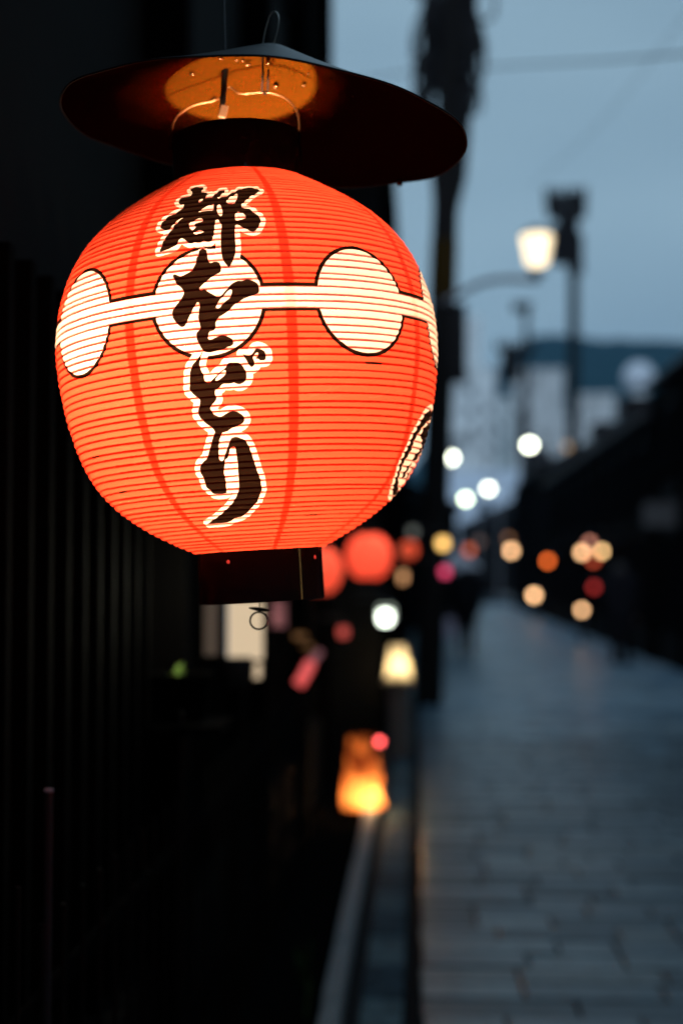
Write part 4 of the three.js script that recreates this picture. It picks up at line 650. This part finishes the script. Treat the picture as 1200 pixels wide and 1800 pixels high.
function handBones(o, dir, side, curl) {                      // palm, four bent fingers of unequal length and a thumb from the side
  const B = [[...o, 0.024, o[0] + dir[0] * 0.075, o[1] + dir[1] * 0.075, o[2] + dir[2] * 0.075, 0.028]], len = [0.066, 0.076, 0.071, 0.055];
  for (let i = 0; i < 4; i++) {
    const a = o.map((v, q) => v + dir[q] * 0.078 + side[q] * (i - 1.5) * 0.0185), L = len[i];
    const b = a.map((v, q) => v + dir[q] * L * 0.5 + curl[q] * 0.012), e = b.map((v, q) => v + dir[q] * L * 0.28 + curl[q] * 0.04);
    B.push([...a, 0.0095, ...b, 0.009], [...b, 0.009, ...e, 0.0075]);
  }
  const th = o.map((v, q) => v + dir[q] * 0.03 - side[q] * 0.026), t2 = th.map((v, q) => v + dir[q] * 0.035 - side[q] * 0.022 + curl[q] * 0.012), t3 = t2.map((v, q) => v + dir[q] * 0.03 + curl[q] * 0.02);
  B.push([...th, 0.013, ...t2, 0.011], [...t2, 0.011, ...t3, 0.009]);
  return B;
}
function person(label, pos, turn, pose, cloth) {
  const t = thing('person', label, 'person', pos, turn);
  const P = pose, arm = (a) => [[...P[a][0], 0.055, ...P[a][1], 0.044], [...P[a][1], 0.042, ...P[a][2], 0.03]], leg = (a) => [[...P[a][0], 0.095, ...P[a][1], 0.06], [...P[a][1], 0.06, ...P[a][2], 0.042]];
  const head = [[0, 1.5, 0.02, 0.075, 0, 1.55, 0.0, 0.09], [0, 1.44, 0.035, 0.05, 0, 1.47, 0.04, 0.055], [0, 1.488, 0.09, 0.012, 0, 1.465, 0.105, 0.015], [0, 1.435, 0.088, 0.014, 0.001, 1.436, 0.09, 0.014], [-0.086, 1.485, 0, 0.018, -0.088, 1.5, -0.005, 0.02], [0.086, 1.485, 0, 0.018, 0.088, 1.5, -0.005, 0.02], [0, 1.32, -0.01, 0.055, 0, 1.44, 0, 0.052]];
  const torso = [[0, 0.9, 0, 0.14, 0, 1.1, 0, 0.12], [-0.05, 1.1, 0, 0.11, -0.07, 1.24, 0, 0.105], [0.05, 1.1, 0, 0.11, 0.07, 1.24, 0, 0.105], [-0.15, 1.3, 0, 0.05, 0.15, 1.3, 0, 0.05]];
  const foot = (a) => { const [x, y, z] = P[a][2]; return [[x, 0.04, z - 0.05, 0.036, x, 0.032, z + 0.14, 0.03], [x, y, z, 0.042, x, 0.05, z - 0.02, 0.04]]; };
  const all = [...head, ...torso, ...arm('armL'), ...arm('armR'), ...leg('legL'), ...leg('legR'), ...foot('legL'), ...foot('legR')];
  const skin = std(0.2, 0.13, 0.1, 0.6);
  const parts = [fieldMesh(blend(all, 0.012), [0, 0.82, 0.05], 0.92, 120)];
  for (const [a, side] of [['armL', P.sideL], ['armR', P.sideR]]) { const o = P[a][2], d = P[a][3]; parts.push(fieldMesh(blend(handBones(o, d, side, P[a][4]), 0.004), [o[0] + d[0] * 0.08, o[1] + d[1] * 0.08, o[2] + d[2] * 0.08], 0.13, 72)); }
  part(t, 'body', merged(parts.map((g) => { const q = g.clone(); for (const k of Object.keys(q.attributes)) if (k !== 'position' && k !== 'normal') q.deleteAttribute(k); return q; })), skin);
  const grow = (b, e) => b.map((q) => q.map((v, i) => (i === 3 || i === 7 ? v + e : v)));
  const coat = [...grow(torso, cloth.bulk ?? 0.025), ...grow(arm('armL'), 0.03), ...grow(arm('armR'), 0.03), [0, 0.55, 0, 0.2, 0, 1.0, 0, 0.19]];
  part(t, 'coat', fieldMesh(blend(coat, 0.02), [0, 0.95, 0.05], 0.75, 84, (x, y) => 0.5 - y), cloth.coat);
  part(t, 'trousers', fieldMesh(blend([...grow(leg('legL'), 0.02), ...grow(leg('legR'), 0.02)], 0.012), [0, 0.5, 0.05], 0.6, 72, (x, y) => 0.09 - y), cloth.trousers);
  for (const a of ['legL', 'legR']) part(t, 'shoe', fieldMesh(blend(grow(foot(a), 0.01), 0.01), [P[a][2][0], 0.08, P[a][2][2] + 0.04], 0.2, 36, (x, y) => Math.max(-y + 0.002, y - 0.1)), rubber);
  part(t, 'hair', fieldMesh(blend([[0, 1.52, -0.02, 0.088, 0, 1.56, -0.015, 0.096], [0, 1.46, -0.06, 0.05, 0, 1.4, -0.06, 0.04]], 0.02), [0, 1.5, -0.02], 0.22, 40, (x, y, z) => Math.min(1.535 - y + z * 0.3, z - 0.015) ), std(0.012, 0.01, 0.01, 0.6));
  const eye = std(0.02, 0.015, 0.012, 0.2); for (const s of [-1, 1]) part(t, 'eye', new THREE.SphereGeometry(0.011, 10, 8).scale(1, 0.6, 0.6), eye, [s * 0.033, 1.502, 0.082]);
  part(t, 'mouth', new THREE.SphereGeometry(0.02, 10, 6).scale(1, 0.25, 0.3), std(0.25, 0.09, 0.08, 0.5), [0, 1.438, 0.1]);
  return t;
}
const darkCloth = { bulk: 0.15, coat: matte(0.006, 0.006, 0.0075, 0.95), trousers: matte(0.005, 0.005, 0.006, 0.95) };
const walk = { armR: [[0.19, 1.3, 0], [0.25, 1.05, -0.03], [0.26, 0.82, 0.05], [0.05, -0.99, 0.1], [0, 0, 1]], armL: [[-0.19, 1.3, 0], [-0.22, 1.07, 0.1], [0.06, 1.2, 0.22], [0.9, 0.3, 0.1], [0, 0.2, 1]], sideL: [-0.3, 0.95, 0], sideR: [0, 0, 1], legL: [[-0.09, 0.86, 0], [-0.1, 0.47, 0.1], [-0.1, 0.09, 0.02]], legR: [[0.09, 0.86, 0], [0.1, 0.48, 0.02], [0.1, 0.1, -0.16]] };
{
  const f = at(819, 1150, 26), px = f.x;
  person('person in dark clothes walking away under a pale umbrella in the middle of the lane', [px, 0, -26], Math.PI, walk, darkCloth);
  const t = thing('umbrella', 'pale lilac open umbrella over the walker in the lane', 'umbrella', [px - 0.17, 1.4, -26.22]);
  const R = 0.46, lift = 0.42, clothMat = new THREE.MeshPhysicalMaterial({ color: C(0.85, 0.84, 0.92), roughness: 0.8, transmission: 0.45, thickness: 0, side: THREE.DoubleSide });
  for (let k = 0; k < 8; k++) {
    const p = [], idx = []; for (let j = 0; j <= 6; j++) for (let i = 0; i <= 6; i++) { const a = (k + i / 6) * Math.PI / 4, r = R * j / 6, sag = 1 - 0.06 * Math.sin(Math.PI * i / 6) * (j / 6); p.push(r * sag * Math.cos(a), lift - 0.24 * Math.pow(j / 6, 1.8), r * sag * Math.sin(a)); }
    for (let j = 0; j < 6; j++) for (let i = 0; i < 6; i++) { const a = j * 7 + i; idx.push(a, a + 7, a + 1, a + 1, a + 7, a + 8); }
    const g = new THREE.BufferGeometry(); g.setAttribute('position', new THREE.Float32BufferAttribute(p, 3)); g.setIndex(idx); g.computeVertexNormals(); part(t, 'panel', g, clothMat);
    const a = k * Math.PI / 4; part(t, 'rib', tube([[0, lift - 0.01, 0], [0.24 * Math.cos(a), lift - 0.09, 0.24 * Math.sin(a)], [R * Math.cos(a), lift - 0.245, R * Math.sin(a)]], 0.003, 8, 5), steel);
  }
  part(t, 'shaft', tube([[0, -0.28, 0], [0, lift + 0.06, 0]], 0.005, 4, 8), steel); part(t, 'handle', tube([[0, -0.26, 0], [0, -0.34, 0], [0.03, -0.37, 0], [0.06, -0.34, 0]], 0.01, 16, 8), darkWood);
  const b = thing('shopping_bag', 'pale lilac bag hanging from the hand of the walker under the umbrella', 'bag', [px - 0.33, 0.29, -26.05]);
  part(b, 'bag_body', rbox(0.26, 0.36, 0.1, 0.02, 0, 0.18, 0), std(0.72, 0.66, 0.8, 0.8)); part(b, 'bag_handle', tube([[-0.06, 0.35, 0], [-0.04, 0.44, 0], [0.04, 0.44, 0], [0.06, 0.35, 0]], 0.006, 16, 6), std(0.2, 0.18, 0.22, 0.8));
}
{
  const f = at(1090, 1165, 23.5);
  person('person in dark clothes standing close to the dark townhouses across the street', [f.x, 0, -23.5], 2.6, { ...walk, armL: [[-0.19, 1.3, 0], [-0.24, 1.05, -0.02], [-0.24, 0.82, 0.05], [-0.05, -0.99, 0.1], [0, 0, 1]], sideL: [0, 0, 1], legR: [[0.09, 0.86, 0], [0.1, 0.48, 0.02], [0.1, 0.09, 0.0]], legL: [[-0.09, 0.86, 0], [-0.1, 0.48, 0.03], [-0.1, 0.09, 0.0]] }, darkCloth);
}
renderer.render(scene, camera);
